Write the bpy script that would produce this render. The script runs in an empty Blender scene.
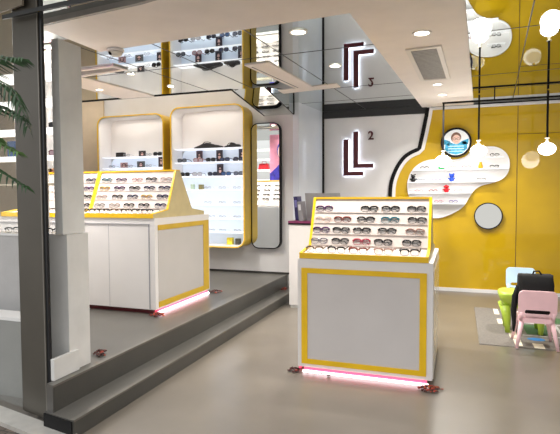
import bpy, bmesh, math, random
from mathutils import Vector, Matrix
random.seed(7)
scene = bpy.context.scene
COL = scene.collection
PI = math.pi

# ------------------------------------------------------------------ materials
def lin(c):
    c /= 255.0
    return c / 12.92 if c <= 0.04045 else ((c + 0.055) / 1.055) ** 2.4
def rgb(c): return (lin(c[0]), lin(c[1]), lin(c[2]), 1.0)
MATS = {}
def mat(name, col, rough=0.5, metal=0.0, emit=None, estr=0.0, noise=0.0, nscale=8.0, spec=0.5, coat=0.0, bump=0.0, col2=None):
    if name in MATS: return MATS[name]
    m = bpy.data.materials.new(name); m.use_nodes = True
    nt = m.node_tree; b = nt.nodes['Principled BSDF']
    b.inputs['Base Color'].default_value = rgb(col)
    b.inputs['Roughness'].default_value = rough
    b.inputs['Metallic'].default_value = metal
    b.inputs['Specular IOR Level'].default_value = spec
    if coat: b.inputs['Coat Weight'].default_value = coat; b.inputs['Coat Roughness'].default_value = 0.05
    if emit:
        b.inputs['Emission Color'].default_value = rgb(emit); b.inputs['Emission Strength'].default_value = estr
    if noise or bump or col2:
        tc = nt.nodes.new('ShaderNodeTexCoord'); n = nt.nodes.new('ShaderNodeTexNoise')
        n.inputs['Scale'].default_value = nscale; n.inputs['Detail'].default_value = 5
        nt.links.new(tc.outputs['Object'], n.inputs['Vector'])
        if noise or col2:
            r = nt.nodes.new('ShaderNodeValToRGB')
            c2 = col2 or tuple(max(0, min(255, v * (1 - noise))) for v in col)
            c1 = col if col2 else tuple(max(0, min(255, v * (1 + noise))) for v in col)
            r.color_ramp.elements[0].color = rgb(c2); r.color_ramp.elements[1].color = rgb(c1)
            r.color_ramp.elements[0].position = 0.3; r.color_ramp.elements[1].position = 0.7
            nt.links.new(n.outputs['Fac'], r.inputs['Fac']); nt.links.new(r.outputs['Color'], b.inputs['Base Color'])
        if bump:
            bp = nt.nodes.new('ShaderNodeBump'); bp.inputs['Strength'].default_value = bump
            nt.links.new(n.outputs['Fac'], bp.inputs['Height']); nt.links.new(bp.outputs['Normal'], b.inputs['Normal'])
    MATS[name] = m
    return m
def mix_clear(name, col, fac, rough=0.03):
    if name in MATS: return MATS[name]
    m = bpy.data.materials.new(name); m.use_nodes = True
    nt = m.node_tree; b = nt.nodes['Principled BSDF']; out = nt.nodes['Material Output']
    b.inputs['Base Color'].default_value = rgb(col); b.inputs['Roughness'].default_value = rough
    t = nt.nodes.new('ShaderNodeBsdfTransparent'); mx = nt.nodes.new('ShaderNodeMixShader')
    mx.inputs[0].default_value = fac
    nt.links.new(t.outputs[0], mx.inputs[1]); nt.links.new(b.outputs[0], mx.inputs[2]); nt.links.new(mx.outputs[0], out.inputs[0])
    MATS[name] = m
    return m
WHITE = mat('white_lacquer', (222, 219, 217), 0.3, noise=0.012, nscale=3)
COUNTER_PANEL = mat('pale_grey_panel', (200, 195, 192), 0.22, noise=0.012, nscale=3)
YELLOW = mat('yellow_wall_gloss', (196, 160, 26), 0.02, noise=0.03, nscale=2, spec=0.5)
YTRIM = mat('yellow_trim', (230, 186, 22), 0.3, noise=0.03, nscale=6)
YDARK = mat('mustard_trim', (200, 164, 36), 0.35, noise=0.03, nscale=6)
TAN = mat('tan_board', (196, 180, 134), 0.45, noise=0.03, nscale=9)
CREAM = mat('cream_rack', (198, 187, 181), 0.45, noise=0.02, nscale=7)
BLACK = mat('black_satin', (12, 12, 14), 0.5, spec=.2, noise=0.05)
DKMETAL = mat('bronze_metal', (78, 74, 66), 0.42, 0.25, noise=0.05, nscale=3)
GASKET = mat('black_gasket', (22, 24, 28), 0.35, noise=0.05)
CONC = mat('column_grey', (212, 212, 208), 0.4, noise=0.03, nscale=5)
CONC2 = mat('column_grey_light', (206, 205, 201), 0.4, noise=0.03, nscale=5)
CEILW = mat('ceiling_white', (232, 223, 216), 0.6, noise=0.015, nscale=4)
WALLG = mat('wall_glossy_grey', (206, 205, 205), 0.16, noise=0.02, nscale=3)
WALLW = mat('wall_white_panel', (232, 231, 232), 0.22, noise=0.015, nscale=3)
WALLB = mat('wall_beige', (202, 184, 158), 0.5, noise=0.03, nscale=4)
BLUEW = mat('glossy_bluish_white', (218, 224, 232), 0.12, noise=0.01, nscale=3)
FLOOR = mat('floor_vinyl', (108, 101, 92), 0.3, noise=0.035, nscale=2.5, bump=0.01)
PLAT = mat('platform_vinyl', (84, 82, 78), 0.3, noise=0.05, nscale=3, bump=0.01)
RISER = mat('riser_vinyl', (66, 65, 61), 0.35, noise=0.05, nscale=3)
NOSE = mat('nosing_metal', (110, 107, 101), 0.35, 0.4, noise=0.04)
STEEL = mat('brushed_steel', (196, 192, 184), 0.35, 0.25, noise=0.08, nscale=6)
PAVE = None
MIRROR = mat('mirror_glass', (205, 212, 212), 0.015, 1.0, noise=0.004, nscale=1)
MIRROR2 = mat('wall_mirror_glass', (235, 240, 240), 0.01, 1.0, noise=0.004, nscale=1)
SEAM = mat('mirror_seam', (46, 46, 46), 0.4, noise=0.05)
GREYPL = mat('grey_plastic', (150, 150, 152), 0.4, noise=0.03)
VENT = mat('vent_grey', (150, 148, 146), 0.5, noise=0.05, nscale=30)
VENTDK = mat('vent_dark', (70, 68, 66), 0.6, noise=0.05)
LAMP = mat('lamp_glow', (255, 250, 240), 0.4, emit=(255, 248, 236), estr=5.0, noise=0.005)
BULB = mat('frosted_bulb_glow', (255, 253, 250), 0.3, emit=(255, 252, 246), estr=4.0, noise=0.005)
PINKGLOW = mat('pink_led_glow', (240, 90, 120), 0.4, emit=(240, 60, 95), estr=.8, noise=0.01)  # tube glow on the kickboards as emission; also colours the step side tube
LEDTUBE = mat('white_light_tube', (255, 240, 244), 0.4, emit=(255, 226, 234), estr=3.2, noise=0.005)
MAROON = mat('dark_red_kickboard', (96, 22, 30), 0.4, noise=0.08)
SHELFGLOW = mat('shelf_edge_white', (244, 246, 250), 0.3, emit=(240, 244, 255), estr=0.35, noise=0.005)
LITBACK = mat('backlit_panel_cool', (214, 224, 234), 0.4, emit=(226, 238, 252), estr=0.1, noise=0.006, nscale=2)
UPBACK = mat('cabinet_back_white', (236, 232, 228), 0.35, noise=0.01, nscale=2)
CLOUDW = mat('niche_white', (232, 231, 230), 0.4, noise=0.01, nscale=2)
LOGORED = mat('dark_maroon_letter', (84, 22, 34), 0.3, noise=0.06)
HALO = mat('letter_halo_light', (250, 252, 255), 0.4, emit=(232, 240, 255), estr=4.2, noise=0.005)
TILE = None

def brick_mat(name, c1, c2, cm, scale, rough=0.6):
    m = bpy.data.materials.new(name); m.use_nodes = True
    nt = m.node_tree; b = nt.nodes['Principled BSDF']; b.inputs['Roughness'].default_value = rough
    tc = nt.nodes.new('ShaderNodeTexCoord'); br = nt.nodes.new('ShaderNodeTexBrick')
    br.inputs['Color1'].default_value = rgb(c1); br.inputs['Color2'].default_value = rgb(c2); br.inputs['Mortar'].default_value = rgb(cm)
    br.inputs['Scale'].default_value = scale; br.inputs['Mortar Size'].default_value = 0.03
    nt.links.new(tc.outputs['Object'], br.inputs['Vector']); nt.links.new(br.outputs['Color'], b.inputs['Base Color'])
    return m
PAVE = brick_mat('brown_paving', (112, 98, 86), (96, 84, 74), (60, 54, 50), 5)

# ------------------------------------------------------------------ mesh helpers
def M(): return bmesh.new()
def setm(faces, mi):
    for f in faces: f.material_index = mi
def box(bm, x0, x1, y0, y1, z0, z1, mi=0, bev=0.0):
    vs = [bm.verts.new((x, y, z)) for x in (x0, x1) for y in (y0, y1) for z in (z0, z1)]
    q = [(0, 1, 3, 2), (4, 6, 7, 5), (0, 4, 5, 1), (2, 3, 7, 6), (0, 2, 6, 4), (1, 5, 7, 3)]
    fs = [bm.faces.new([vs[i] for i in a]) for a in q]
    setm(fs, mi)
    if bev:
        es = list({e for f in fs for e in f.edges})
        r = bmesh.ops.bevel(bm, geom=es, offset=bev, segments=2, affect='EDGES', profile=0.6)
        setm(r['faces'], mi)
def poly_prism(bm, pts, axis, a, b, mi=0, mi_side=None):
    """pts: list of 2D; axis: extrude axis 'x','y','z'."""
    def P(p, t):
        return {'x': (t, p[0], p[1]), 'y': (p[0], t, p[1]), 'z': (p[0], p[1], t)}[axis]
    A = [bm.verts.new(P(p, a)) for p in pts]; B = [bm.verts.new(P(p, b)) for p in pts]
    n = len(pts)
    f1 = bm.faces.new(A); f2 = bm.faces.new(B[::-1]); setm([f1, f2], mi)
    for i in range(n):
        f = bm.faces.new((A[i], B[i], B[(i + 1) % n], A[(i + 1) % n])); f.material_index = mi if mi_side is None else mi_side
def ring_prism(bm, outer, inner, axis, a, b, mi=0):
    def P(p, t):
        return {'x': (t, p[0], p[1]), 'y': (p[0], t, p[1]), 'z': (p[0], p[1], t)}[axis]
    n = len(outer)
    OA = [bm.verts.new(P(p, a)) for p in outer]; IA = [bm.verts.new(P(p, a)) for p in inner]
    OB = [bm.verts.new(P(p, b)) for p in outer]; IB = [bm.verts.new(P(p, b)) for p in inner]
    for i in range(n):
        j = (i + 1) % n
        for q in ((OA[i], OA[j], IA[j], IA[i]), (OB[j], OB[i], IB[i], IB[j]), (OA[j], OA[i], OB[i], OB[j]), (IA[i], IA[j], IB[j], IB[i])):
            bm.faces.new(q).material_index = mi
def rrect(x0, x1, z0, z1, r, n=6):
    pts = []
    for cx, cz, a0 in ((x1 - r, z1 - r, 0), (x0 + r, z1 - r, 90), (x0 + r, z0 + r, 180), (x1 - r, z0 + r, 270)):
        for k in range(n + 1):
            a = math.radians(a0 + 90 * k / n); pts.append((cx + r * math.cos(a), cz + r * math.sin(a)))
    return pts
def circ(cx, cz, r, n=32, ry=None):
    ry = ry or r
    return [(cx + r * math.cos(2 * PI * k / n), cz + ry * math.sin(2 * PI * k / n)) for k in range(n)]
def tube(bm, pts, r, n=8, mi=0, closed=False, radii=None, caps=True):
    pts = [Vector(p) for p in pts]; N = len(pts); rings = []
    up = Vector((0, 0, 1))
    prev = None
    for i, p in enumerate(pts):
        if closed: t = (pts[(i + 1) % N] - pts[i - 1])
        else: t = pts[min(i + 1, N - 1)] - pts[max(i - 1, 0)]
        t.normalize()
        if prev is None:
            ref = up if abs(t.z) < 0.9 else Vector((1, 0, 0))
            a = t.cross(ref).normalized()
        else:
            a = (prev - t * prev.dot(t))
            a = a.normalized() if a.length > 1e-6 else t.cross(up).normalized()
        prev = a
        b = t.cross(a)
        rr = radii[i] if radii else r
        rings.append([bm.verts.new(p + (a * math.cos(2 * PI * k / n) + b * math.sin(2 * PI * k / n)) * rr) for k in range(n)])
    for i in range(N if closed else N - 1):
        A, B = rings[i], rings[(i + 1) % N]
        for k in range(n):
            f = bm.faces.new((A[k], A[(k + 1) % n], B[(k + 1) % n], B[k])); f.material_index = mi; f.smooth = True
    if not closed and caps:
        bm.faces.new(rings[0][::-1]).material_index = mi; bm.faces.new(rings[-1]).material_index = mi
def lathe(bm, prof, c=(0, 0, 0), n=20, mi=0, sx=1.0, sy=1.0):
    rings = []
    for r, z in prof:
        rings.append([bm.verts.new((c[0] + sx * max(r, 1e-4) * math.cos(2 * PI * k / n), c[1] + sy * max(r, 1e-4) * math.sin(2 * PI * k / n), c[2] + z)) for k in range(n)])
    for A, B in zip(rings, rings[1:]):
        for k in range(n):
            f = bm.faces.new((A[k], A[(k + 1) % n], B[(k + 1) % n], B[k])); f.material_index = mi; f.smooth = True
    bm.faces.new(rings[0][::-1]).material_index = mi; bm.faces.new(rings[-1]).material_index = mi
def ellipsoid(bm, c, rx, ry, rz, mi=0, u=14, v=10):
    r = bmesh.ops.create_uvsphere(bm, u_segments=u, v_segments=v, radius=1.0)
    for w in r['verts']: w.co = Vector((c[0] + w.co.x * rx, c[1] + w.co.y * ry, c[2] + w.co.z * rz))
    for f in {f for w in r['verts'] for f in w.link_faces}: f.material_index = mi; f.smooth = True
def finish(bm, name, mats):
    bmesh.ops.recalc_face_normals(bm, faces=bm.faces[:])
    me = bpy.data.meshes.new(name); bm.to_mesh(me); bm.free()
    for m in (mats if isinstance(mats, (list, tuple)) else [mats]): me.materials.append(m)
    return me
def obj(name, bm, mats, parent=None, loc=None):
    me = bm if isinstance(bm, bpy.types.Mesh) else finish(bm, name, mats)
    o = bpy.data.objects.new(name, me); COL.objects.link(o)
    if parent: o.parent = parent
    if loc: o.location = loc
    return o
def tag(o, label, cat, group=None, kind=None):
    o['label'] = label; o['category'] = cat
    if group: o['group'] = group
    if kind: o['kind'] = kind
    return o
def thing(name, label, cat, loc=(0, 0, 0), rz=0.0, group=None):
    o = bpy.data.objects.new(name, None); COL.objects.link(o)
    o.location = loc; o.rotation_euler = (0, 0, rz)
    return tag(o, label, cat, group)
def struct(name, bm, mats, label=None, parent=None):
    o = obj(name, bm, mats, parent)
    if not parent: o['kind'] = 'structure'
    if label: o['label'] = label
    return o
def copy_tree(o, parent=None):
    c = o.copy(); COL.objects.link(c)
    if parent: c.parent = parent
    for ch in list(o.children): copy_tree(ch, c)
    return c

# ------------------------------------------------------------------ dimensions (metres)
YW, YB, P = 8.69, 7.65, 0.31        # yellow wall, cabinet wall, raised platform height
ZM, ZS = 3.03, 3.0                  # mirror ceiling, white soffit
SF0, SFD = Vector((-2.96, 2.79, 0)), Vector((0.979, -0.203, 0))   # storefront line
def sf(s, off=0.0, z=0.0):
    p = SF0 + SFD * s + Vector((0.203, 0.979, 0)) * off
    return (p.x, p.y, z)

# ------------------------------------------------------------------ floor, pavement, threshold, platform
def sfq(bm, s0, s1, o0, o1, z0, z1, mi=0):
    vs = [bm.verts.new(sf(s, o, z)) for s in (s0, s1) for o in (o0, o1) for z in (z0, z1)]
    for a in [(0, 1, 3, 2), (4, 6, 7, 5), (0, 4, 5, 1), (2, 3, 7, 6), (0, 2, 6, 4), (1, 5, 7, 3)]:
        bm.faces.new([vs[i] for i in a]).material_index = mi
bm = M()
a, b = sf(-6, 0.0), sf(9, 0.0)
poly_prism(bm, [(a[0], a[1] - .036), (b[0], b[1] - .036), (b[0], 9.0), (a[0], 9.0)], 'z', -0.1, 0.0)
struct('floor', bm, FLOOR)
bm = M(); sfq(bm, -6, 9, -0.19, -0.035, -0.1, 0.03); struct('trim_1', bm, STEEL, 'brushed steel door threshold strip')
bm = M(); sfq(bm, -6, 9, -6.0, -0.19, -0.1, 0.0); struct('pavement', bm, PAVE)
# platform: two risers, slabs with metal nosing
bm = M()
XN, XL = -2.57, -2.355
poly_prism(bm, [(-9.0, 4.4), (-4.6, 3.22), (-2.95, 3.22), (-2.85, 2.80), (-2.64, 2.765), (-2.64, 2.68), (XN, 2.66), (XN, YB), (-9.0, YB)], 'z', 0.0, P, 0)
box(bm, XN - 0.004, XN + 0.003, 2.67, YB - 0.01, 0.004, P - 0.012, 1)
struct('platform', bm, [PLAT, RISER])
bm = M()
poly_prism(bm, [(-2.64, 2.655), (XL, 2.605), (XL, 7.40), (XN + .004, 7.64), (XN + .004, 2.659), (-2.64, 2.679)], 'z', 0.0, 0.125, 0)
box(bm, XL - 0.004, XL + 0.003, 2.61, 7.38, 0.004, 0.114, 1)
struct('step', bm, [PLAT, RISER])
bm = M()
box(bm, XN - 0.028, XN + 0.006, 2.662, YB - 0.01, P - 0.012, P + 0.003)
box(bm, XL - 0.028, XL + 0.006, 2.607, 7.38, 0.114, 0.128)
struct('trim_2', bm, NOSE, 'metal step nosings')
bm = M(); poly_prism(bm, [(-2.64, 2.645), (XL - .005, 2.593), (XL - .005, 2.604), (-2.64, 2.654)], 'z', 0.0, 0.118)
struct('trim_3', bm, BLACK, 'black end board of the lower step')

# ------------------------------------------------------------------ walls
bm = M(); box(bm, -0.55, 4.2, YW, YW + 0.1, 0.0, 2.955)
# door seams as dark inlays
obj_w = struct('wall_yellow', bm, YELLOW)
bm = M()
box(bm, .858, .868, YW - .003, YW + .001, .03, 2.955); box(bm, .858, 4.2, YW - .003, YW + .001, 2.508, 2.516)
struct('door_1', bm, mat('seam_brown', (96, 70, 16), .5, noise=.05), 'seams of a yellow door set flush in the yellow wall')
bm = M(); box(bm, -1.0, 4.2, YW - 0.02, YW, 0.0, 0.055); box(bm, -0.6, 4.2, YW - .012, YW + .1, 2.955, ZM, 0)
struct('trim_4', bm, WALLW, 'white base and top edge of the yellow wall')
bm = M(); box(bm, -0.43, 4.2, YW - .05, YW - .013, 3.0, 3.016)
struct('trim_5', bm, BLACK, 'black line at the top of the yellow wall')
# white logo panel, continuous behind the curved border
def bez(pts, n=8):
    """Catmull-Rom through pts"""
    out = []
    P4 = [pts[0]] + list(pts) + [pts[-1]]
    for i in range(1, len(P4) - 2):
        p0, p1, p2, p3 = [Vector((q[0], q[1])) for q in P4[i - 1:i + 3]]
        for k in range(n):
            t = k / n
            out.append(tuple(0.5 * ((2 * p1) + (-p0 + p2) * t + (2 * p0 - 5 * p1 + 4 * p2 - p3) * t * t + (-p0 + 3 * p1 - 3 * p2 + p3) * t ** 3)))
    out.append(tuple(pts[-1]))
    return out
edge = [(-0.505, 3.0), (-0.525, 2.86), (-0.575, 2.60), (-0.63, 2.345)] + bez([(-0.63, 2.345), (-0.76, 2.29), (-0.88, 2.20), (-0.99, 2.04), (-1.075, 1.82), (-1.10, 1.58), (-1.08, 1.36), (-1.0, 1.16), (-0.86, 1.02), (-0.68, 0.93)], 6)[1:] + [(-0.60, 0.80), (-0.55, 0.0)]
def offs(line, d):
    out = []
    for i, p in enumerate(line):
        a = Vector(line[max(i - 1, 0)]); b = Vector(line[min(i + 1, len(line) - 1)])
        t = (b - a).normalized(); nrm = Vector((-t.y, t.x))
        out.append((p[0] + nrm.x * d, p[1] + nrm.y * d))
    return out
def strip_y(bm, l1, l2, y0, y1, mi=0):
    for i in range(len(l1) - 1):
        q = [l1[i], l1[i + 1], l2[i + 1], l2[i]]
        poly_prism(bm, q, 'y', y0, y1, mi)
bm = M()
L0 = [(-2.25, p[1]) for p in edge]
strip_y(bm, L0, edge, YW - 0.004, YW + 0.1)
struct('wall_logo', bm, WALLW)
bm = M(); strip_y(bm, edge, [(-0.4, p[1]) for p in edge], YW - 0.001, YW + 0.002); struct('wall_yellow_inner', bm, YELLOW)
bm = M(); strip_y(bm, offs(edge, -0.01), offs(edge, 0.052), YW - 0.03, YW - 0.004)
struct('trim_6', bm, BLACK, 'black curved border of the logo wall')
bm = M(); strip_y(bm, offs(edge, 0.052), offs(edge, 0.105), YW - 0.026, YW - 0.001)
struct('trim_7', bm, WALLW, 'white curved border beside the yellow')
bm = M(); box(bm, -2.25, -0.50, YW - 0.03, YW + 0.05, 2.905, ZM - 0.002)
struct('trim_8', bm, mat('black_band', (40, 40, 42), .3, noise=.05), 'black band above the logo wall')
bm = M(); box(bm, -2.255, -2.225, YW - 0.04, YW - 0.002, 0.0, ZM - 0.002)
struct('trim_9', bm, BLACK, 'black corner post beside the logo wall')
bm = M(); poly_prism(bm, [(-2.371, YB - .002), (-2.25, YW), (-2.35, YW + .1), (-2.47, YB)], 'z', 0.0, ZM)
struct('wall_return', bm, BLUEW)
bm = M(); box(bm, -6.05, -2.371, YB, YB + 0.1, 0.0, 3.5); struct('wall_back', bm, WALLG)
bm = M(); box(bm, -9.0, -6.05, YB - 0.03, YB + 0.1, 0.0, 3.5); struct('wall_back_beige', bm, WALLB)
bm = M(); box(bm, -6.05, -2.38, YB - 0.012, YB, P, P + 0.03); struct('baseboard_back', bm, mat('dark_base', (52, 50, 48), .4, noise=.05))
bm = M(); box(bm, -9.1, -9.0, 3.2, YB + .1, 0, 3.5); struct('wall_left', bm, WALLB)
bm = M(); box(bm, 4.2, 4.3, 1.2, YW + .1, 0, 3.2); struct('wall_right', bm, WALLW)

# ------------------------------------------------------------------ ceilings
bm = M()
# main mirror z=ZM, leaving the lit recess above the cabinets open
def quadz(bm, pts, z, t=0.03, mi=0): poly_prism(bm, pts, 'z', z, z + t, mi)
quadz(bm, [(-9.0, 2.9), (4.3, 1.3), (4.3, 6.40), (-9.0, 6.40)], ZM)
quadz(bm, [(-2.45, 6.40), (4.3, 6.40), (4.3, YW + .1), (-2.45, YW + .1)], ZM)
# sloping mirrored panel dropping towards the back wall
vs = [bm.verts.new(p) for p in ((-2.95, 6.40, ZM), (-2.45, 6.40, ZM), (-2.45, YB - .005, 2.85), (-2.95, YB - .005, 2.85), (-2.95, YB - .005, 3.06), (-2.45, YB - .005, 3.06), (-2.45, 6.40, 3.06), (-2.95, 6.40, 3.06))]
for q in ((0, 1, 2, 3), (1, 6, 5, 2), (0, 3, 4, 7), (3, 2, 5, 4), (4, 5, 6, 7)): bm.faces.new([vs[i] for i in q])
struct('ceiling', bm, MIRROR)
def seam(bm, a, b, w=0.010, z=ZM - 0.002, t=0.0035):
    a, b = Vector((a[0], a[1])), Vector((b[0], b[1])); d = (b - a).normalized(); n = Vector((-d.y, d.x)) * w / 2
    poly_prism(bm, [tuple(a + n), tuple(b + n), tuple(b - n), tuple(a - n)], 'z', z, z + t)
bm = M()
for (x0, x1) in ((-4.55, -4.45), (-3.50, -3.27), (-2.78, -2.64)): seam(bm, (x0, 3.9), (x1, 6.40))
for (x0, x1) in ((-1.79, -1.49), (-0.62, -.38), (.50, .78), (1.6, 1.9)): seam(bm, (x0, 3.9), (x1, YW))
for y in (5.02, 6.78, 7.70):
    seam(bm, (-6.0 if y < 6.4 else -2.45, y + (.18 if y < 6.4 else .07)), (3.5, y - .28))
struct('trim_10', bm, SEAM, 'dark seams between the ceiling mirror panels')
bm = M()
box(bm, -9.0, -2.95, 6.385, 6.405, ZM - .012, ZM + .40)
box(bm, -2.962, -2.945, 6.40, YB - .006, 3.04, 3.5)
seam(bm, (-2.955, 6.40), (-2.955, 6.41), z=ZM - .004)
struct('trim_11', bm, BLACK, 'black edge of the mirror ceiling in front of the cabinets')
bm = M()
for x in (-2.95, -2.455):
    tube(bm, [(x, 6.40, ZM - .006), (x, YB - .01, 2.848)], .006, 6)
tube(bm, [(-2.45, YB - .012, 2.85), (-2.45, YB - .012, ZM)], .010, 6)
struct('trim_12', bm, BLACK, 'black edges of the sloping mirror panel')
bm = M(); box(bm, -9.0, -2.95, 6.40, YB + .1, 3.48, 3.55); struct('ceiling_recess', bm, CEILW)
# flush white strips in the mirror ceiling
bm = M()
quadz(bm, [(-4.80, 4.6), (-4.36, 4.6), (-4.17, 6.40), (-4.72, 6.40)], ZM - .012, .011)
struct('trim_13', bm, CEILW, 'white ceiling strip near the cabinets')
bm = M()
quadz(bm, [(-2.245, 5.22), (-1.95, 5.19), (-1.85, 6.56), (-2.085, 6.60)], ZM - .012, .011)
quadz(bm, [(-2.36, 6.66), (-1.50, 6.50), (-1.50, 6.74), (-2.36, 6.88)], ZM - .008, .007)
struct('trim_14', bm, CEILW, 'white ceiling panels beside the logo wall')
bm = M(); seam(bm, (-2.19, 5.30), (-2.035, 6.54), .012, ZM - .0145); struct('trim_15', bm, SEAM, 'slot in the white ceiling panel')
# soffit
bm = M()
poly_prism(bm, [(-3.33, 3.36), (-3.33, 4.17), (-0.81, 3.955), (-0.57, YW - .055), (0.215, YW - .055), (0.03, 3.98), (4.2, 3.6), (4.2, 2.2), (0.0, 2.72), (-2.21, 3.22)], 'z', ZS, ZM + .3)
struct('ceiling_soffit', bm, CEILW)
bm = M()
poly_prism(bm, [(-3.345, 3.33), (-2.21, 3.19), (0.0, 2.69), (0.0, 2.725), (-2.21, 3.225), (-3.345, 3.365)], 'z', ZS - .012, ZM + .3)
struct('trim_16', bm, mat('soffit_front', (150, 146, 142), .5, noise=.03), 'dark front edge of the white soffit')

# ------------------------------------------------------------------ storefront: post, transom, glass
bm = M(); sfq(bm, 0.0, 0.278, 0.0, 0.03, 0.0305, 3.6)
sfq(bm, -0.03, 0.0, 0.008, 0.03, 0.0305, 3.6)
post = obj('storefront_post', bm, DKMETAL); tag(post, 'wide bronze metal storefront post standing on the steel threshold', 'post')
bm = M(); sfq(bm, 0.2785, 0.305, 0.004, 0.024, 0.0305, 3.6, 0); obj('gasket', bm, GASKET, post)
bm = M(); sfq(bm, 0.268, 0.278, -0.006, -.0003, 0.0305, 3.6, 0); obj('edge_strip', bm, mat('post_edge', (120, 116, 108), .4, .3, noise=.04), post)
bm = M()
pts = [sf(-.03, -.02, 2.835), sf(.62, -.02, 2.80), sf(1.25, -.02, 2.745), sf(2.2, -.02, 2.67)]
for p, q in zip(pts, pts[1:]):
    d = Vector((0.203, 0.979, 0)) * 0.03
    vs = []
    for c in (p, q):
        for oo in (-1, 1):
            for dz in (-.014, .014): vs.append(bm.verts.new(Vector(c) + d * (oo * .3 - 1.2) + Vector((0, 0, dz))))
    for f in [(0, 1, 3, 2), (4, 6, 7, 5), (0, 4, 5, 1), (2, 3, 7, 6), (0, 2, 6, 4), (1, 5, 7, 3)]: bm.faces.new([vs[i] for i in f])
tag(obj('transom_bar', bm, GASKET), 'thin black transom bar crossing the bronze post near the ceiling', 'bar')
bm = M(); sfq(bm, -0.75, -0.05, 0.06, 0.07, 0.006, 2.9)
GLASS = mix_clear('shop_glass', (225, 235, 232), 0.06)
struct('window_1', bm, GLASS, 'clear shop window pane beside the bronze post')
bm = M(); sfq(bm, -0.26, 0.16, -.035, -.021, 2.89, 3.12); struct('trim_17', bm, mat('fascia_beige', (150, 140, 124), .5, noise=.04), 'beige fascia board above the transom')
# white column inside the window
bm = M()
box(bm, -2.735, -2.668, 2.895, 3.12, 1.315, 2.70, 0)
box(bm, -2.90, -2.652, 2.915, 3.135, P, 1.312, 1)
struct('column', bm, [CONC, CONC2])
bm = M(); box(bm, -2.655, -2.625, 2.735, 2.985, P, .46, 0, .003); struct('column_plinth', bm, CONC2)

# ------------------------------------------------------------------ counters
def counter(name, label, x0, x1, y0, y1, zb, zt, front, side, led_front, led_right, led_left=False):
    w = thing(name, label, 'counter', ((x0 + x1) / 2, (y0 + y1) / 2, zb))
    ox, oy, oz = w.location
    X0, X1, Y0, Y1, H = x0 - ox, x1 - ox, y0 - oy, y1 - oy, zt - zb
    bm = M(); box(bm, X0, X1, Y0, Y1, .05, H, 0, .004); obj('body', bm, WHITE, w)
    bm = M(); box(bm, X0 + .05, X1 - .05, Y0 + .05, Y1 - .05, 0.0, .05); obj('kickboard', bm, MAROON, w)
    def frame_front(t, lm, rm, bt, tp):
        bm = M()
        a = [(X0 + lm, tp), (X1 - rm, tp), (X1 - rm, bt), (X0 + lm, bt)]
        b = [(X0 + lm + t, tp - t * .8), (X1 - rm - t, tp - t * .8), (X1 - rm - t, bt + t * .8), (X0 + lm + t, bt + t * .8)]
        ring_prism(bm, a, b, 'y', Y0 - .012, Y0 + .006); fr = obj('trim_frame', bm, YTRIM, w)
        bm = M(); box(bm, X0 + lm + t, X1 - rm - t, Y0 - .004, Y0 + .004, bt + t * .8, tp - t * .8); obj('front_panel', bm, COUNTER_PANEL, w)
    if front == 'frame': frame_front(.055, .038, .05, .085, H - .085)
    if front == 'doors':
        mid = (X0 + X1) / 2
        bm = M(); box(bm, X0, X1 - .06, Y0 - .008, Y0, H - .068, H - .060); box(bm, X1 - .075, X1 - .065, Y0 - .006, Y0, .06, H - .07)
        box(bm, mid + .49, mid + .493, Y0 - .002, Y0, .06, H - .07); obj('door_gap', bm, mat('shadow_gap', (150, 150, 156), .5, noise=.03), w)
    if side == 'frame':
        bm = M(); t = .07
        ya, yb, yc = Y0 + .06, Y1 - .03 - .14, Y1 - .03
        poly_prism(bm, [(ya, .07), (yc, .07), (yc, H - .075), (ya, H - .075), (ya, H - .13), (yb, H - .13), (yb, .13), (ya, .13)], 'x', X1 - .003, X1 + .008)
        obj('trim_frame', bm, YDARK, w)
        bm = M(); box(bm, X1 - .002, X1 + .003, Y0 + .06, Y1 - .171, .1305, H - .1305)
        obj('side_panel', bm, mat('side_panel_grey', (184, 180, 176), .14, noise=.012, nscale=3), w)
    if side == 'pale':
        bm = M(); box(bm, X1 - .002, X1 + .005, Y0 + .03, Y1 - .03, .06, H - .08); obj('side_panel', bm, mat('side_panel_pale', (216, 214, 206), .12, noise=.01), w)
    if led_front:
        bm = M(); box(bm, X0 + .06, X1 - .045, Y0 + .006, Y0 + .05, .02, .05); obj('kick_led_glow', bm, PINKGLOW, w)  # kickboard lit pink by the tube, the glow put in as emission
        bm = M(); tube(bm, [(X0 + .05, Y0 - .005, .014), (X1 - .03, Y0 - .005, .014)], .012, 8); obj('light_tube', bm, LEDTUBE, w)
    if led_right:
        bm = M(); box(bm, X1 - .05, X1 - .006, Y0 + .06, Y1 - .06, .02, .05); obj('kick_led_glow', bm, PINKGLOW, w)  # same pink tube glow painted as emission along the side kickboard
        bm = M(); tube(bm, [(X1 + .004, Y0 + .04, .014), (X1 + .004, Y1 - .05, .014)], .014, 8); obj('light_tube', bm, LEDTUBE, w)
    if led_left:
        bm = M(); tube(bm, [(X0 - .004, Y0 + .08, .014), (X0 - .004, Y1 - .08, .014)], .012, 8); obj('light_tube', bm, PINKGLOW, w)
    return w
counter('display_counter', 'white display counter with yellow framed front on the main floor', -1.345, -.183, 4.29, 5.49, 0, 1.028, 'frame', 'pale', True, False, True)
counter('display_counter', 'long white display counter standing on the raised platform beside the column', -5.2, -3.04, 4.62, 5.87, P, 1.345, 'doors', 'frame', False, True)

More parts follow.
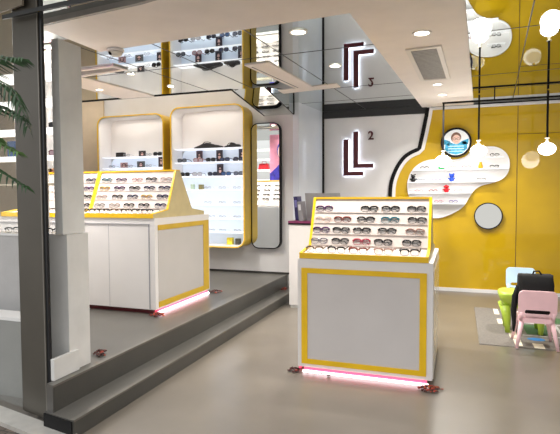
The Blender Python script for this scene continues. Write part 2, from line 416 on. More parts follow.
# ------------------------------------------------------------------ eyewear racks (A shaped)
RY = [(0, 0), (0, .045), (.30, .085), (.485, .53), (.565, .53), (.84, .085), (1.15, .045), (1.15, 0)]   # profile (y,z)
def rack(label, x0, x1, y0, z0):
    w = thing('eyewear_rack', label, 'eyewear rack', ((x0 + x1) / 2, y0, z0))
    h = (x1 - x0) / 2
    bm = M()
    inner = [(.012, .006), (.012, .03), (.30, .075), (.490, .518), (.56, .518), (.835, .075), (1.138, .03), (1.138, .006)]
    poly_prism(bm, inner, 'x', -h + .02, h - .02); back = obj('sloped_back', bm, CREAM, w)
    for s in (-1, 1):
        bm = M(); poly_prism(bm, RY, 'x', s * h, s * (h - .019)); obj('end_panel', bm, TAN, w)
        bm = M()
        q = [(-.004, .0), (-.004, .05), (.298, .09), (.482, .537), (.572, .537), (.56, .525), (.49, .525), (.306, .08), (.004, .042), (.004, 0)]
        poly_prism(bm, q, 'x', s * (h + .001), s * (h - .022)); obj('edge_trim', bm, YTRIM, w)
    bm = M(); box(bm, -h + .0195, h - .0195, -.006, .012, 0, .048); obj('tray_lip', bm, YTRIM, w)
    bm = M(); box(bm, -h + .0195, h - .0195, .478, .575, .5185, .538); obj('top_rail', bm, YTRIM, w)
    # ledges
    dy, dz = (.490 - .30), (.518 - .075); L = math.hypot(dy, dz); t = Vector((0, dy / L, dz / L)); n = Vector((0, -dz / L, dy / L))
    for k in range(4):
        a = Vector((0, .30, .075)) + t * (.018 + k * .108) + n * .0005
        bm = M()
        c0, c1, c2, c3 = a, a + n * .009, a + n * .009 + t * .003, a + t * .004
        poly_prism(bm, [(c.y, c.z) for c in (c0, c1, c2, c3)], 'x', -h + .03, h - .03); obj('ledge', bm, mat('clear_ledge', (208, 199, 193), .2, noise=.01), back)
    return w
rack('slanted eyewear rack with yellow edge on the main floor counter', -1.325, -.222, 4.285, 1.0285)
rack('slanted eyewear rack with tan end panel on the platform counter', -4.11, -3.055, 4.615, 1.3455)
rack('slanted eyewear rack on the platform counter, mostly hidden by the grey column', -5.17, -4.113, 4.615, 1.3455)

# ------------------------------------------------------------------ eyewear
LENS_CLEAR = mix_clear('clear_lens', (150, 150, 150), .12)
def eyecol(c): return mat('acetate_%d_%d_%d' % c, c, .25, noise=.06, nscale=20)
EYE = {}
def eyewear_meshes(style, col, lens):
    key = (style, col, lens)
    if key in EYE: return EYE[key]
    thick = {'bold': .0042, 'thin': .0022, 'sun': .0042}[style]
    m = eyecol(col)
    hw, hh = (.0285, .022)
    parts = {}
    bm = M()
    for s in (-1, 1):
        pts = []
        for k in range(20):
            a = 2 * PI * k / 20; c, sn = math.cos(a), math.sin(a)
            px = hw * math.copysign(abs(c) ** .7, c); pz = hh * math.copysign(abs(sn) ** .75, sn)
            pts.append((s * .0335 + px, 0, pz + hh + .003))
        rad = [thick * (1.45 if (style != 'sun' and p[2] > hh * 1.35) else .42 if style == 'bold' else .7 if style == 'thin' else 1) for p in pts]
        tube(bm, pts, thick, 6, closed=True, radii=rad)
        tube(bm, [(s * .058, 0, hh * 1.65), (s * .067, .003, hh * 1.65)], thick * 1.2, 6)
    tube(bm, [(-.008, 0, hh * 1.5), (0, -.002, hh * 1.65), (.008, 0, hh * 1.5)], thick * .9, 6)
    parts['frame'] = [finish(bm, 'frame', m)]
    lens_m = LENS_CLEAR if lens is None else mat('tinted_lens_%d_%d_%d' % lens, lens, .08, noise=.05, nscale=20)
    parts['lens'] = []
    for s in (-1, 1):
        bm = M()
        pts = [(s * .0335 + .94 * hw * math.copysign(abs(math.cos(2 * PI * k / 20)) ** .7, math.cos(2 * PI * k / 20)), hh + .003 + .94 * hh * math.copysign(abs(math.sin(2 * PI * k / 20)) ** .75, math.sin(2 * PI * k / 20))) for k in range(20)]
        poly_prism(bm, pts, 'y', -.0008, .0008)
        parts['lens'].append(finish(bm, 'lens', lens_m))
    parts['temple'] = []; parts['temple_folded'] = []
    for s in (-1, 1):
        bm = M(); tube(bm, [(s * .067, .003, hh * 1.65), (s * .068, .05, hh * 1.6), (s * .066, .095, hh * 1.45), (s * .063, .125, hh * .55)], thick, 6)
        parts['temple'].append(finish(bm, 'temple', m))
        bm = M(); tube(bm, [(s * .066, .004, hh * 1.65), (s * .03, .009 + .003 * s, hh * 1.45), (-s * .03, .0095 + .003 * s, hh * 1.25), (-s * .052, .010 + .003 * s, hh * .6)], thick * .85, 6)
        parts['temple_folded'].append(finish(bm, 'temple', m))
    EYE[key] = parts
    return parts
def eyewear(name, label, cat, loc, rx=0.0, rz=0.0, style='bold', col=(20, 20, 24), lens=None, folded=True, group=None, sc=1.0, simple=False):
    p = eyewear_meshes(style, col, lens)
    w = thing(name, label, cat, loc, 0, group)
    w.rotation_euler = (rx, 0, rz); w.scale = (sc, sc, sc)
    obj('frame', p['frame'][0], None, w)
    for q in p['lens']: obj('lens', q, None, w)
    if not simple:
        for q in p['temple_folded' if folded else 'temple']: obj('temple', q, None, w)
    return w
dy, dz = .19, .443; LL = math.hypot(dy, dz)
TV = Vector((0, dy / LL, dz / LL)); NV = Vector((0, -dz / LL, dy / LL)); LEAN = -math.atan2(dy, dz)
ORD = ['first', 'second', 'third', 'fourth', 'fifth', 'sixth', 'seventh', 'eighth']
CN = {(18, 18, 22): 'black', (70, 30, 80): 'purple', (214, 176, 160): 'pale pink', (110, 44, 36): 'reddish brown', (40, 96, 110): 'teal', (150, 44, 66): 'raspberry', (50, 52, 60): 'dark grey',
      (30, 36, 70): 'navy', (180, 140, 60): 'amber', (90, 70, 50): 'brown', (150, 120, 110): 'rose beige'}
K, PU, PP, RB, TE, RA, DG, NA, AM, BR, RO = list(CN)
def rack_rows(rack_name, group, xc, y0, z0, rows, sc, rownames, mirror=False):
    """rows: list (bottom first excluding tray) of [(x offset, colour, style)]"""
    for r, row in enumerate(rows):
        for i, (dx, c, st) in enumerate(row):
            if r == 0:      # tray: standing open with temples pointing back
                loc = Vector((xc + dx, y0 + .075 + .012 * (i % 2), z0 + .042)); rx = math.radians(7.6); fold = False
            else:
                a = Vector((0, .30, .075)) + TV * (.018 + (r - 1) * .108 + .0045) + NV * .0105
                loc = Vector((xc + dx, y0 + a.y, z0 + a.z)); rx = LEAN; fold = True
            if mirror: pass
            lab = '%s eyeglasses, %s from left in %s, %s' % (CN[c], ORD[i], rownames[r], rack_name)
            eyewear('eyeglasses', lab, 'eyeglasses', loc, rx, random.uniform(-.05, .05), st, c, None, fold, group, sc)
B, T = 'bold', 'thin'
def fx(px, z=0):   # offsets on the main rack (metres from its centre) by column
    return px
c0 = [-.475, -.265, -.05, .165, .415]
rows = [
    [(-.43, BR, B), (-.235, K, B), (-.04, RB, B), (.175, RO, B), (.395, K, B)],
    [(-.455, NA, T), (-.255, K, B), (-.055, RA, B), (.14, K, B), (.39, K, B)],
    [(-.445, PU, B), (-.255, K, B), (-.06, K, B), (.17, K, B), (.415, RO, B)],
    [(-.435, PP, T), (-.25, RB, B), (-.03, K, B), (.19, TE, B), (.43, K, B)],
    [(-.435, PU, B), (-.005, K, B), (.19, K, B), (.42, K, B)],
]
RN = ['front tray', 'lowest sloped row', 'second sloped row', 'third sloped row', 'top row']
rack_rows('main floor rack', 'eyeglasses on the main floor rack', -.7735, 4.285, 1.0285, rows, 1.24, RN)
rows = [
    [(-.42, K, B), (-.29, DG, B), (-.15, K, B), (0.0, BR, B), (.14, K, B), (.28, K, B), (.41, DG, B)],
    [(-.41, DG, T), (-.20, BR, T), (.0, K, B), (.20, K, B), (.42, NA, B)],
    [(-.41, RO, T), (-.19, K, B), (.02, NA, B), (.21, AM, B), (.42, NA, B)],
    [(-.40, AM, B), (-.19, PU, B), (.02, K, B), (.22, NA, B), (.42, NA, B)],
    [(-.40, TE, B), (-.19, PU, B), (.03, RA, T), (.22, K, B), (.42, RO, T)],
]
rack_rows('tan ended rack', 'eyeglasses on the tan ended platform rack', -3.5825, 4.615, 1.3455, rows, 1.13, RN)
rows = [
    [(.05, K, B), (.41, DG, B)],
    [(.07, K, B), (.43, K, B)], [(.08, PU, B), (.43, K, B)], [(.10, DG, B), (.43, PU, B)], [(.12, K, B), (.43, NA, B)]]
rack_rows('rack behind the column', 'eyeglasses on the rack behind the column', -4.6415, 4.615, 1.3455, rows, 1.13, RN)
# rear slope of the tan ended rack, seen in the tall wall mirror
for r in range(4):
    for i, dx in enumerate((-.36, -.13, .10, .33)):
        s = .045 + r * .1
        y = 4.615 + 1.15 - .315 - .21 * ((s) / LL) + .024; z = 1.3455 + .075 + .443 * s / LL * .98
        eyewear('eyeglasses', 'black eyeglasses on the rear slope of the tan ended rack, seen in tall mirror', 'eyeglasses', (-3.58 + dx, y, z), .52, PI, 'bold', K, None, True, 'eyeglasses reflected in the tall mirror', 1.13)

# ------------------------------------------------------------------ wall cabinets
def cabinet(label, x0, x1, z0, z1, shelf_z, lit_top):
    yf = 7.30
    w = thing('wall_cabinet', label, 'wall cabinet', ((x0 + x1) / 2, YB, z0))
    ox, oy, oz = w.location; X = (x1 - x0) / 2; H = z1 - z0; R = .16
    bm = M(); ring_prism(bm, rrect(-X, X, 0, H, R), rrect(-X + .0155, X - .0155, .0155, H - .0155, R - .0155), 'y', yf - oy, -.002); obj('yellow_shell', bm, YTRIM if False else YDARK, w)
    bm = M(); ring_prism(bm, rrect(-X + .0005, X - .0005, .0005, H - .0005, R), rrect(-X + .017, X - .017, .017, H - .017, R - .017), 'y', yf - oy - .008, yf - oy); obj('front_edge', bm, YTRIM, w)
    bm = M(); ring_prism(bm, rrect(-X + .016, X - .016, .016, H - .016, R - .016), rrect(-X + .034, X - .034, .034, H - .034, R - .034), 'y', yf - oy + .006, -.02); obj('inner_liner', bm, WHITE, w)
    bm = M(); poly_prism(bm, [p for p in rrect(-X + .034, X - .034, lit_top - oz, H - .034, .03)], 'y', -.02, -.004); obj('upper_back', bm, UPBACK, w)
    bm = M(); poly_prism(bm, rrect(-X + .034, X - .034, .034, lit_top - oz - .0005, .1), 'y', -.022, -.004); obj('lit_back', bm, LITBACK, w)
    for z in shelf_z:
        bm = M(); box(bm, -X + .036, X - .036, yf - oy + .07, -.022, z - oz - .012, z - oz); obj('shelf', bm, SHELFGLOW, w)
    return w
SZB = [2.345, 2.125, 1.895, 1.675, 1.435, 1.205, .985]
cabinet('tall yellow edged wall cabinet with seven shelves next to the tall mirror', -4.475, -3.155, .745, 3.015, SZB, 2.34)
SZA = [2.25, 2.06, 1.84, 1.62, 1.40]
cabinet('yellow edged wall cabinet partly hidden behind the platform counter', -5.93, -4.60, .745, 2.945, SZA, 2.24)
# bags
def bag_soft(bm, L, D, H):
    n = 14
    for k in range(n): pass
LEATHER = mat('black_leather', (26, 25, 26), .5, noise=.1, nscale=20)
bm = M()
prof = [(-.25, .0), (-.25, .02), (-.17, .045), (-.10, .075), (-.02, .09), (.04, .085), (.09, .055), (.18, .05), (.24, .035), (.25, 0)]
poly_prism(bm, prof, 'y', -.06, .06); bmesh.ops.bevel(bm, geom=bm.edges[:], offset=.008, segments=2, affect='EDGES')
o = obj('handbag', bm, LEATHER, None, (-3.86, 7.48, 2.3455)); tag(o, 'long slouched black bag lying on the top shelf of the tall cabinet', 'bag')
bm = M(); tube(bm, [(-.1, -.02, .085), (-.06, -.03, .105), (0, -.03, .107), (.05, -.02, .09)], .006, 6); obj('strap', bm, LEATHER, o)
bm = M()
prof = [(-.14, 0), (-.14, .025), (-.08, .04), (-.04, .045), (-.03, .085), (.02, .08), (.04, .05), (.12, .05), (.13, .02), (.13, 0)]
poly_prism(bm, prof, 'y', -.04, .04); bmesh.ops.bevel(bm, geom=bm.edges[:], offset=.006, segments=2, affect='EDGES')
o = obj('handbag', bm, LEATHER, None, (-3.43, 7.48, 2.3455)); tag(o, 'small lumpy black pouch at the end of the top shelf of the tall cabinet', 'bag')
bm = M(); tube(bm, [(-.09, -.03, .04), (-.05, -.035, .075), (.03, -.035, .07), (.07, -.03, .05)], .005, 6); obj('strap', bm, LEATHER, o)
# portrait cards
def portrait_card(label, loc, w, h, bg, skin=(220, 180, 170), hair=(40, 30, 34), rz=0.0):
    t = thing('photo_card', label, 'photo card', loc, rz, 'photo cards in the wall cabinets')
    bm = M(); box(bm, -w / 2, w / 2, -.004, .004, 0, h); t2 = obj('card', bm, mat('card_%d_%d_%d' % bg, bg, .4, noise=.08, nscale=20), t); root = t; t = t2
    bm = M(); poly_prism(bm, circ(0, h * .52, w * .30, 18, h * .36), 'y', -.0055, -.0042); obj('printed_hair', bm, mat('print_hair_%d' % hair[0], hair, .5, noise=.08), t)
    bm = M(); poly_prism(bm, circ(0, h * .48, w * .2, 18, h * .24), 'y', -.007, -.0057); obj('printed_face', bm, mat('print_skin', skin, .5, noise=.04), t)
    bm = M(); box(bm, -w * .2, -w * .02, -.0085, -.0072, h * .50, h * .60); box(bm, w * .02, w * .2, -.0085, -.0072, h * .50, h * .60); obj('printed_sunglasses', bm, BLACK, t)
    return root
portrait_card('small dark portrait card behind pale sunglasses, second shelf of the tall cabinet, first of three', (-4.08, 7.56, 2.1255), .115, .20, (70, 50, 58))
portrait_card('small dark portrait card in the middle of the second shelf of the tall cabinet', (-3.71, 7.56, 2.1255), .115, .20, (40, 36, 50))
portrait_card('small dark portrait card at the mirror end of the second shelf of the tall cabinet', (-3.30, 7.56, 2.1255), .125, .205, (34, 34, 52))
portrait_card('lone small dark portrait card on the third shelf of the tall cabinet', (-3.70, 7.56, 1.8955), .115, .20, (48, 38, 50))
portrait_card('portrait card at the yellow end of the second shelf in the partly hidden cabinet', (-4.78, 7.5, 2.0605), .11, .20, (60, 44, 48))
portrait_card('wide pinkish photo card on the second shelf of the partly hidden cabinet', (-5.55, 7.52, 2.0605), .15, .10, (176, 140, 138), hair=(90, 60, 60))
portrait_card('wide grey photo card in the middle of the second shelf of the partly hidden cabinet', (-5.20, 7.52, 2.0605), .16, .115, (92, 96, 96), hair=(70, 50, 48))
portrait_card('dark square photo card on the top shelf of the partly hidden cabinet', (-5.17, 7.52, 2.2505), .14, .105, (52, 44, 44), hair=(30, 26, 26))
def case(label, loc, w, h, col, cat='eyewear case'):
    t = thing('eyewear_case', label, cat, loc)
    bm = M(); box(bm, -w / 2, w / 2, -.035, .035, 0, h * .6, 0, .004); obj('case_bottom', bm, mat('case_%d_%d_%d' % col, col, .4, noise=.08), t)
    bm = M(); box(bm, -w / 2, w / 2, -.035, .035, h * .61, h, 0, .004); obj('lid', bm, mat('case_%d_%d_%d' % col, col, .4, noise=.08), t)
    return t
case('black eyewear case on the top shelf of the partly hidden cabinet', (-5.60, 7.5, 2.2505), .16, .085, (28, 24, 26))
case('small olive box on the fourth shelf of the tall cabinet', (-4.02, 7.5, 1.6755), .07, .085, (110, 104, 60))
case('small pale green box on the fourth shelf of the tall cabinet', (-4.18, 7.5, 1.6755), .05, .09, (176, 196, 172))
case('yellow box at the bottom of the tall cabinet', (-3.50, 7.5, .7795 + .0), .10, .11, (230, 210, 60))
case('dark box beside the yellow box at the bottom of the tall cabinet', (-3.36, 7.5, .7795), .08, .10, (70, 70, 60))
GR2 = 'sunglasses and glasses in the wall cabinets'
def cab_row(z, shelf, cabname, items, y=7.42):
    for i, (x, c, lens, st, nm) in enumerate(items):
        eyewear('sunglasses' if lens else 'eyeglasses', '%s, %s along the %s of the %s' % (nm, ORD[i], shelf, cabname), 'sunglasses' if lens else 'eyeglasses', (x, y, z + .001), 0, random.uniform(-.1, .1), st, c, lens, False, GR2, 1.34 if lens else 1.0)
TC = 'tall wall cabinet'
KL, BLU, GL = (24, 26, 32), (50, 84, 130), (96, 104, 120)
cab_row(2.125, 'second shelf', TC, [(-4.33, (60, 64, 70), (90, 96, 104), 'sun', 'grey sunglasses'), (-4.03, (150, 100, 104), (170, 160, 166), 'sun', 'pale sunglasses'), (-3.80, K, KL, 'sun', 'black sunglasses'), (-3.55, K, (40, 52, 84), 'sun', 'dark blue sunglasses'), (-3.31, K, (44, 48, 70), 'sun', 'dark sunglasses')])
cab_row(1.895, 'third shelf', TC, [(-4.28, K, KL, 'sun', 'black sunglasses'), (-4.05, (150, 150, 158), (170, 172, 180), 'sun', 'pale grey sunglasses'), (-3.77, K, (34, 40, 60), 'sun', 'dark sunglasses'), (-3.53, NA, BLU, 'sun', 'blue mirrored sunglasses'), (-3.31, DG, GL, 'sun', 'grey tinted sunglasses')])
PALE = (150, 152, 156); CN[PALE] = 'pale'
cab_row(1.675, 'fourth shelf', TC, [(-3.86, PALE, None, 'thin', 'clear eyeglasses'), (-3.60, PALE, None, 'thin', 'clear eyeglasses'), (-3.34, PALE, None, 'thin', 'clear eyeglasses')])
for z, s in ((1.435, 'fifth shelf'), (1.205, 'sixth shelf'), (.985, 'seventh shelf')):
    cab_row(z, s, TC, [(-3.86 if z > 1.3 else -3.80, PALE, None, 'thin', 'clear eyeglasses'), (-3.60, PALE, None, 'thin', 'clear eyeglasses'), (-3.34, PALE, None, 'thin', 'clear eyeglasses')])
HC = 'partly hidden cabinet'
cab_row(2.25, 'top shelf', HC, [(-5.42, PALE, None, 'thin', 'pale folded eyeglasses'), (-4.98, PALE, None, 'thin', 'clear eyeglasses'), (-4.80, K, KL, 'sun', 'black sunglasses')])
cab_row(2.06, 'second shelf', HC, [(-5.73, DG, None, 'thin', 'grey eyeglasses'), (-5.37, DG, None, 'thin', 'dark thin eyeglasses'), (-4.98, PALE, None, 'thin', 'clear eyeglasses')])

# ------------------------------------------------------------------ tall wall mirror with black frame
w = thing('wall_mirror', 'tall rounded wall mirror in black frame beside the tall cabinet', 'mirror', (-2.90, YB, .72))
bm = M(); ring_prism(bm, rrect(-.255, .245, 0, 2.01, .12), rrect(-.240, .230, .015, 1.995, .106), 'y', -.09, -.002); obj('frame', bm, BLACK, w)
bm = M(); poly_prism(bm, rrect(-.2395, .2295, .0155, 1.9945, .1055), 'y', -.086, -.07); obj('mirror_glass', bm, MIRROR2, w)

# ------------------------------------------------------------------ back-lit logo: two L letters and a 2
def letter(label, pts, x, z, name='sign_letter'):
    t = thing(name, label, 'sign letter', (x, YW - .005, z), 0, 'letters of the back-lit wall logo')
    bm = M(); poly_prism(bm, pts, 'y', -.045, -.028); obj('letter_face', bm, LOGORED, t)
    c = Vector((sum(p[0] for p in pts) / len(pts), sum(p[1] for p in pts) / len(pts)))
    bm = M()
    g = .012
    return t, bm
def Lshape(h, wd, t): return [(0, 0), (wd, 0), (wd, t * .82), (t, t * .82), (t, h), (0, h)]
def Lhalo(h, wd, t, g): return [(-g, -g), (wd + g, -g), (wd + g, t * .8 + g), (t + g, t * .8 + g), (t + g, h + g), (-g, h + g)]
for lab, x, z, h, wd in (('shorter dark maroon letter L with white halo on the white wall', -1.875, 1.905, .625, .345), ('taller dark maroon letter L with white halo on the white wall', -1.705, 2.035, .625, .345)):
    t, bm = letter(lab, Lshape(h, wd, .088), x, z)
    poly_prism(bm, Lhalo(h, wd, .088, -.004), 'y', -.026, -.008); obj('halo_light', bm, HALO, t)
def text_mesh(s, size, ext):
    cu = bpy.data.curves.new('txt', 'FONT'); cu.body = s; cu.size = size; cu.extrude = ext; cu.offset = .004; cu.align_x = 'LEFT'
    o = bpy.data.objects.new('txt', cu); COL.objects.link(o)
    dg = bpy.context.evaluated_depsgraph_get()
    me = bpy.data.meshes.new_from_object(o.evaluated_get(dg)); bpy.data.objects.remove(o); bpy.data.curves.remove(cu)
    return me
me = text_mesh('2', .20, .006); me.materials.append(LOGORED)
me.transform(Matrix.Rotation(PI / 2, 4, 'X'))
t = thing('sign_letter', 'small dark maroon number 2 above the letters on the white wall', 'sign letter', (-1.455, YW - .005, 2.515), 0, 'letters of the back-lit wall logo')
o = obj('letter_face', me, None, t, (0, -.034, 0))
bm = M(); box(bm, .012, .085, -.027, -.006, .004, .016); box(bm, .05, .075, -.027, -.006, .08, .11); obj('standoff', bm, LOGORED, t)

# ------------------------------------------------------------------ cloud shaped niche in the yellow wall
cl = [(-.80, 1.71), (-.79, 1.82), (-.735, 1.96), (-.62, 2.08), (-.46, 2.145), (-.30, 2.15), (-.16, 2.14), (-.02, 2.145), (.10, 2.18), (.19, 2.26), (.30, 2.315), (.45, 2.335), (.60, 2.305), (.71, 2.21), (.755, 2.07), (.73, 1.91), (.64, 1.81), (.50, 1.755), (.35, 1.715), (.24, 1.64), (.165, 1.52), (.08, 1.38), (-.08, 1.27), (-.26, 1.20), (-.43, 1.205), (-.60, 1.30), (-.72, 1.45), (-.78, 1.58)]
cl2 = bez(cl + [cl[0]], 4)[:-1]
cc = Vector((-.1, 1.75))
t = thing('cloud_shelf', 'white cloud shaped shelf panel on the yellow wall', 'wall shelf', (0, YW, 0))
def shrink(pts, d):
    n = len(pts); out = []
    for i, p in enumerate(pts):
        a = Vector(pts[i - 1]); b = Vector(pts[(i + 1) % n]); tt = (b - a).normalized(); nr = Vector((tt.y, -tt.x)); out.append((p[0] + nr.x * d, p[1] + nr.y * d))
    return out
bm = M(); poly_prism(bm, cl2, 'y', -.012, -.001); obj('back_panel', bm, CLOUDW, t)
bm = M(); ring_prism(bm, cl2, shrink(cl2, .018), 'y', -.04, -.012); obj('rim', bm, mat('niche_rim', (240, 240, 240), .3, noise=.01), t)
def span(z):
    xs = []
    for i in range(len(cl2)):
        a, b = cl2[i - 1], cl2[i]
        if (a[1] - z) * (b[1] - z) < 0: xs.append(a[0] + (b[0] - a[0]) * (z - a[1]) / (b[1] - a[1]))
    return min(xs) + .02, max(xs) - .02
CS = [1.985, 1.785, 1.61, 1.435]
for z in CS:
    a, b = span(z - .006)
    bm = M(); box(bm, a, b, -.13, -.012, z - .012, z); obj('shelf', bm, mat('niche_shelf', (246, 246, 248), .3, emit=(250, 250, 255), estr=.15, noise=.01), t)
GC = 'glasses on the cloud shaped shelf'
def cloud_item(x, z, shelf, k, c, nm, st='bold', lens=None):
    eyewear('eyeglasses', '%s eyeglasses, %s along the %s of the cloud shaped shelf' % (nm, ORD[k], shelf), 'eyeglasses', (x, YW - .10, z + .001), 0, random.uniform(-.2, .2), st, c, lens, False, GC, 1.0)
for k, (x, c, nm) in enumerate(((-.52, K, 'black'), (-.09, (190, 170, 176), 'pale pink'), (.12, (170, 130, 140), 'mauve'), (.53, K, 'black'))): cloud_item(x, 1.985, 'top shelf', k, c, nm)
for k, (x, c, nm) in enumerate(((-.58, (110, 120, 140), 'grey blue'), (-.34, (150, 140, 180), 'lilac'), (.04, (196, 160, 180), 'pink'), (.34, K, 'black'))): cloud_item(x, 1.785, 'second shelf', k, c, nm)
for k, (x, c, nm) in enumerate(((-.60, (214, 150, 160), 'pale pink'), (-.38, (130, 40, 50), 'dark red'), (0.0, (220, 170, 176), 'pale rose'))): cloud_item(x, 1.61, 'third shelf', k, c, nm)
for k, (x, c, nm) in enumerate(((-.30, (200, 130, 150), 'rose'), (-.07, (80, 60, 150), 'violet'))): cloud_item(x, 1.435, 'lowest shelf', k, c, nm)
cloud_item(.53, 2.165, 'small top ledge', 0, K, 'black')
bm = M(); box(bm, .40, .66, -.13, -.012, 2.155, 2.165); obj('shelf', bm, MATS['niche_shelf'], t)
def figurine(label, x, z, col, kind):
    m = mat('toy_%d_%d_%d' % col, col, .25, noise=.03)
    f = thing('toy_figurine', label, 'figurine', (x, YW - .085, z), 0, 'coloured toys on the cloud shaped shelf')
    bm = M()
    if kind == 'low': lathe(bm, [(.03, 0), (.048, .015), (.05, .035), (.035, .06), (.015, .07)], n=16)
    elif kind == 'bottle': lathe(bm, [(.026, 0), (.034, .01), (.036, .04), (.026, .065), (.02, .075), (.02, .095), (.012, .105)], n=16)
    else: lathe(bm, [(.02, 0), (.036, .015), (.04, .04), (.03, .062), (.015, .068)], n=16)
    obj('body', bm, m, f)
    if kind in ('bear', 'round'):
        bm = M(); ellipsoid(bm, (0, 0, .092), .036, .034, .032); obj('head', bm, m, f)
        for s in (-1, 1):
            bm = M(); ellipsoid(bm, (s * .03, 0, .12 if kind == 'bear' else .095), .013, .01, .014); obj('ear', bm, m, f)
            bm = M(); tube(bm, [(s * .034, 0, .045), (s * .055, -.008, .05)], .009, 8); obj('arm', bm, m, f)
    return f
figurine('small green toy on the top shelf of the cloud shaped shelf', -.26, 1.9855, (70, 200, 110), 'low')
figurine('small amber yellow toy on the top shelf of the cloud shaped shelf', .33, 1.9855, (236, 176, 30), 'bottle')
figurine('black toy at the edge of the second shelf on the cloud shaped shelf', -.70, 1.7855, (18, 18, 20), 'bear')
figurine('blue toy in the middle of the second shelf on the cloud shaped shelf', -.10, 1.7855, (36, 80, 200), 'bear')
figurine('red toy on the third shelf of the cloud shaped shelf', -.18, 1.6105, (214, 30, 44), 'round')

# round picture and round mirror on the yellow wall
t = thing('round_picture', 'round black framed picture of a child in blue stripes above the cloud shelf', 'picture', (-.04, YW, 2.41))
bm = M(); ring_prism(bm, circ(0, 0, .235, 40), circ(0, 0, .205, 40), 'y', -.10, -.002); obj('frame', bm, BLACK, t)
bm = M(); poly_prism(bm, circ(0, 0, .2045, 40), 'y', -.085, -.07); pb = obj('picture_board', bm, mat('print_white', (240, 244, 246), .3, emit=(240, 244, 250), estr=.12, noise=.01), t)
sh = mat('print_blue_stripe', (60, 165, 215), .4, noise=.25, nscale=30)
bm = M()
shirt = [(-.17, -.115), (-.16, -.04), (-.10, .01), (-.04, -.02), (.03, -.02), (.09, .02), (.165, .0), (.17, -.10), (.10, -.17), (0, -.195), (-.10, -.17)]
poly_prism(bm, shirt, 'y', -.0885, -.0855)
for s in (-1, 1): poly_prism(bm, [(s * .09, .02), (s * .19, .055), (s * .18, -.03), (s * .10, -.04)], 'y', -.0885, -.0855)
obj('printed_shirt', bm, sh, pb)
bm = M()
for z in (-.06, -.10, -.14): box(bm, -.12, .12, -.0900, -.0887, z - .008, z + .006)
obj('printed_stripe', bm, mat('print_pale_stripe', (200, 232, 244), .4, noise=.03), pb)
bm = M(); poly_prism(bm, circ(.0, .075, .078, 24, .085), 'y', -.0905, -.0887); obj('printed_hair', bm, mat('print_brown', (120, 84, 70), .5, noise=.1, nscale=40), pb)
bm = M(); poly_prism(bm, circ(.005, .045, .062, 24, .075), 'y', -.0925, -.0907); obj('printed_face', bm, mat('print_skin_child', (240, 205, 190), .4, noise=.02), pb)
bm = M()
for s in (-1, 1): ring_prism(bm, circ(.005 + s * .03, .055, .026, 16, .02), circ(.005 + s * .03, .055, .020, 16, .014), 'y', -.0945, -.0927)
box(bm, -.002, .012, -.0945, -.0927, .053, .058); obj('printed_glasses', bm, mat('print_dark_red', (90, 30, 34), .4, noise=.05), pb)
bm = M(); box(bm, -.02, .03, -.0945, -.0927, .005, .011); obj('printed_mouth', bm, mat('print_lip', (200, 110, 110), .4, noise=.05), pb)
t = thing('round_mirror', 'small round black framed mirror below the cloud shelf', 'mirror', (.455, YW, 1.235))
bm = M(); ring_prism(bm, circ(0, 0, .212, 40), circ(0, 0, .197, 40), 'y', -.06, -.002); obj('frame', bm, BLACK, t)
bm = M(); poly_prism(bm, circ(0, 0, .1965, 40), 'y', -.045, -.03); obj('mirror_glass', bm, MIRROR2, t)

# ------------------------------------------------------------------ pendant lamps on one black rail
YP = 7.95
t = thing('pendant_rail', 'black rail hung under the ceiling with three rods for globe lamps', 'lamp rail', (.5, YP, 2.935))
bm = M(); box(bm, -.735, 1.7, -.011, .011, -.013, .011); obj('rail', bm, BLACK, t)
for x in (-.02, 1.2):
    bm = M(); box(bm, x - .008, x + .008, -.008, .008, .011, ZM - 2.935 - .001); obj('hanger', bm, BLACK, t)
for lab, x, zb in (('globe pendant lamp in front of the cloud shelf, lowest of three', -.217, 2.07), ('globe pendant lamp beside the round child picture', .273, 2.205), ('globe pendant lamp in front of the yellow door', 1.163, 2.205)):
    p = thing('pendant_lamp', lab, 'pendant lamp', (x, YP, zb), 0, 'globe pendant lamps')
    top = 2.924 - zb if abs(x - .273) > .1 and x < 1 else 3.02 - zb
    if x < 0: top = 2.924 - zb
    bm = M(); box(bm, -.013, .013, (-.010 if x < 0 else -.037), (.010 if x < 0 else -.0115), .16, top); obj('rod', bm, BLACK, p)
    dyy = 0 if x < 0 else -.022
    bm = M(); lathe(bm, [(.03, .163), (.032, .15), (.012, .145), (.012, .13), (.024, .12), (.026, .096)], (0, dyy, 0)); obj('cap', bm, mat('cream_porcelain', (232, 222, 200), .3, noise=.02), p)
    bm = M(); lathe(bm, [(.02, .092), (.066, .08), (.106, .044), (.115, 0), (.104, -.036), (.07, -.066), (.026, -.082), (.002, -.084)], (0, dyy, 0), n=28); obj('globe', bm, BULB, p)
    L = bpy.data.lights.new('pendant_light', 'POINT'); L.energy = 7; L.color = (1, .96, .9); L.shadow_soft_size = .14
    lo = bpy.data.objects.new('pendant_light', L); COL.objects.link(lo); lo.location = (x, YP + dyy - .19, zb - .05)

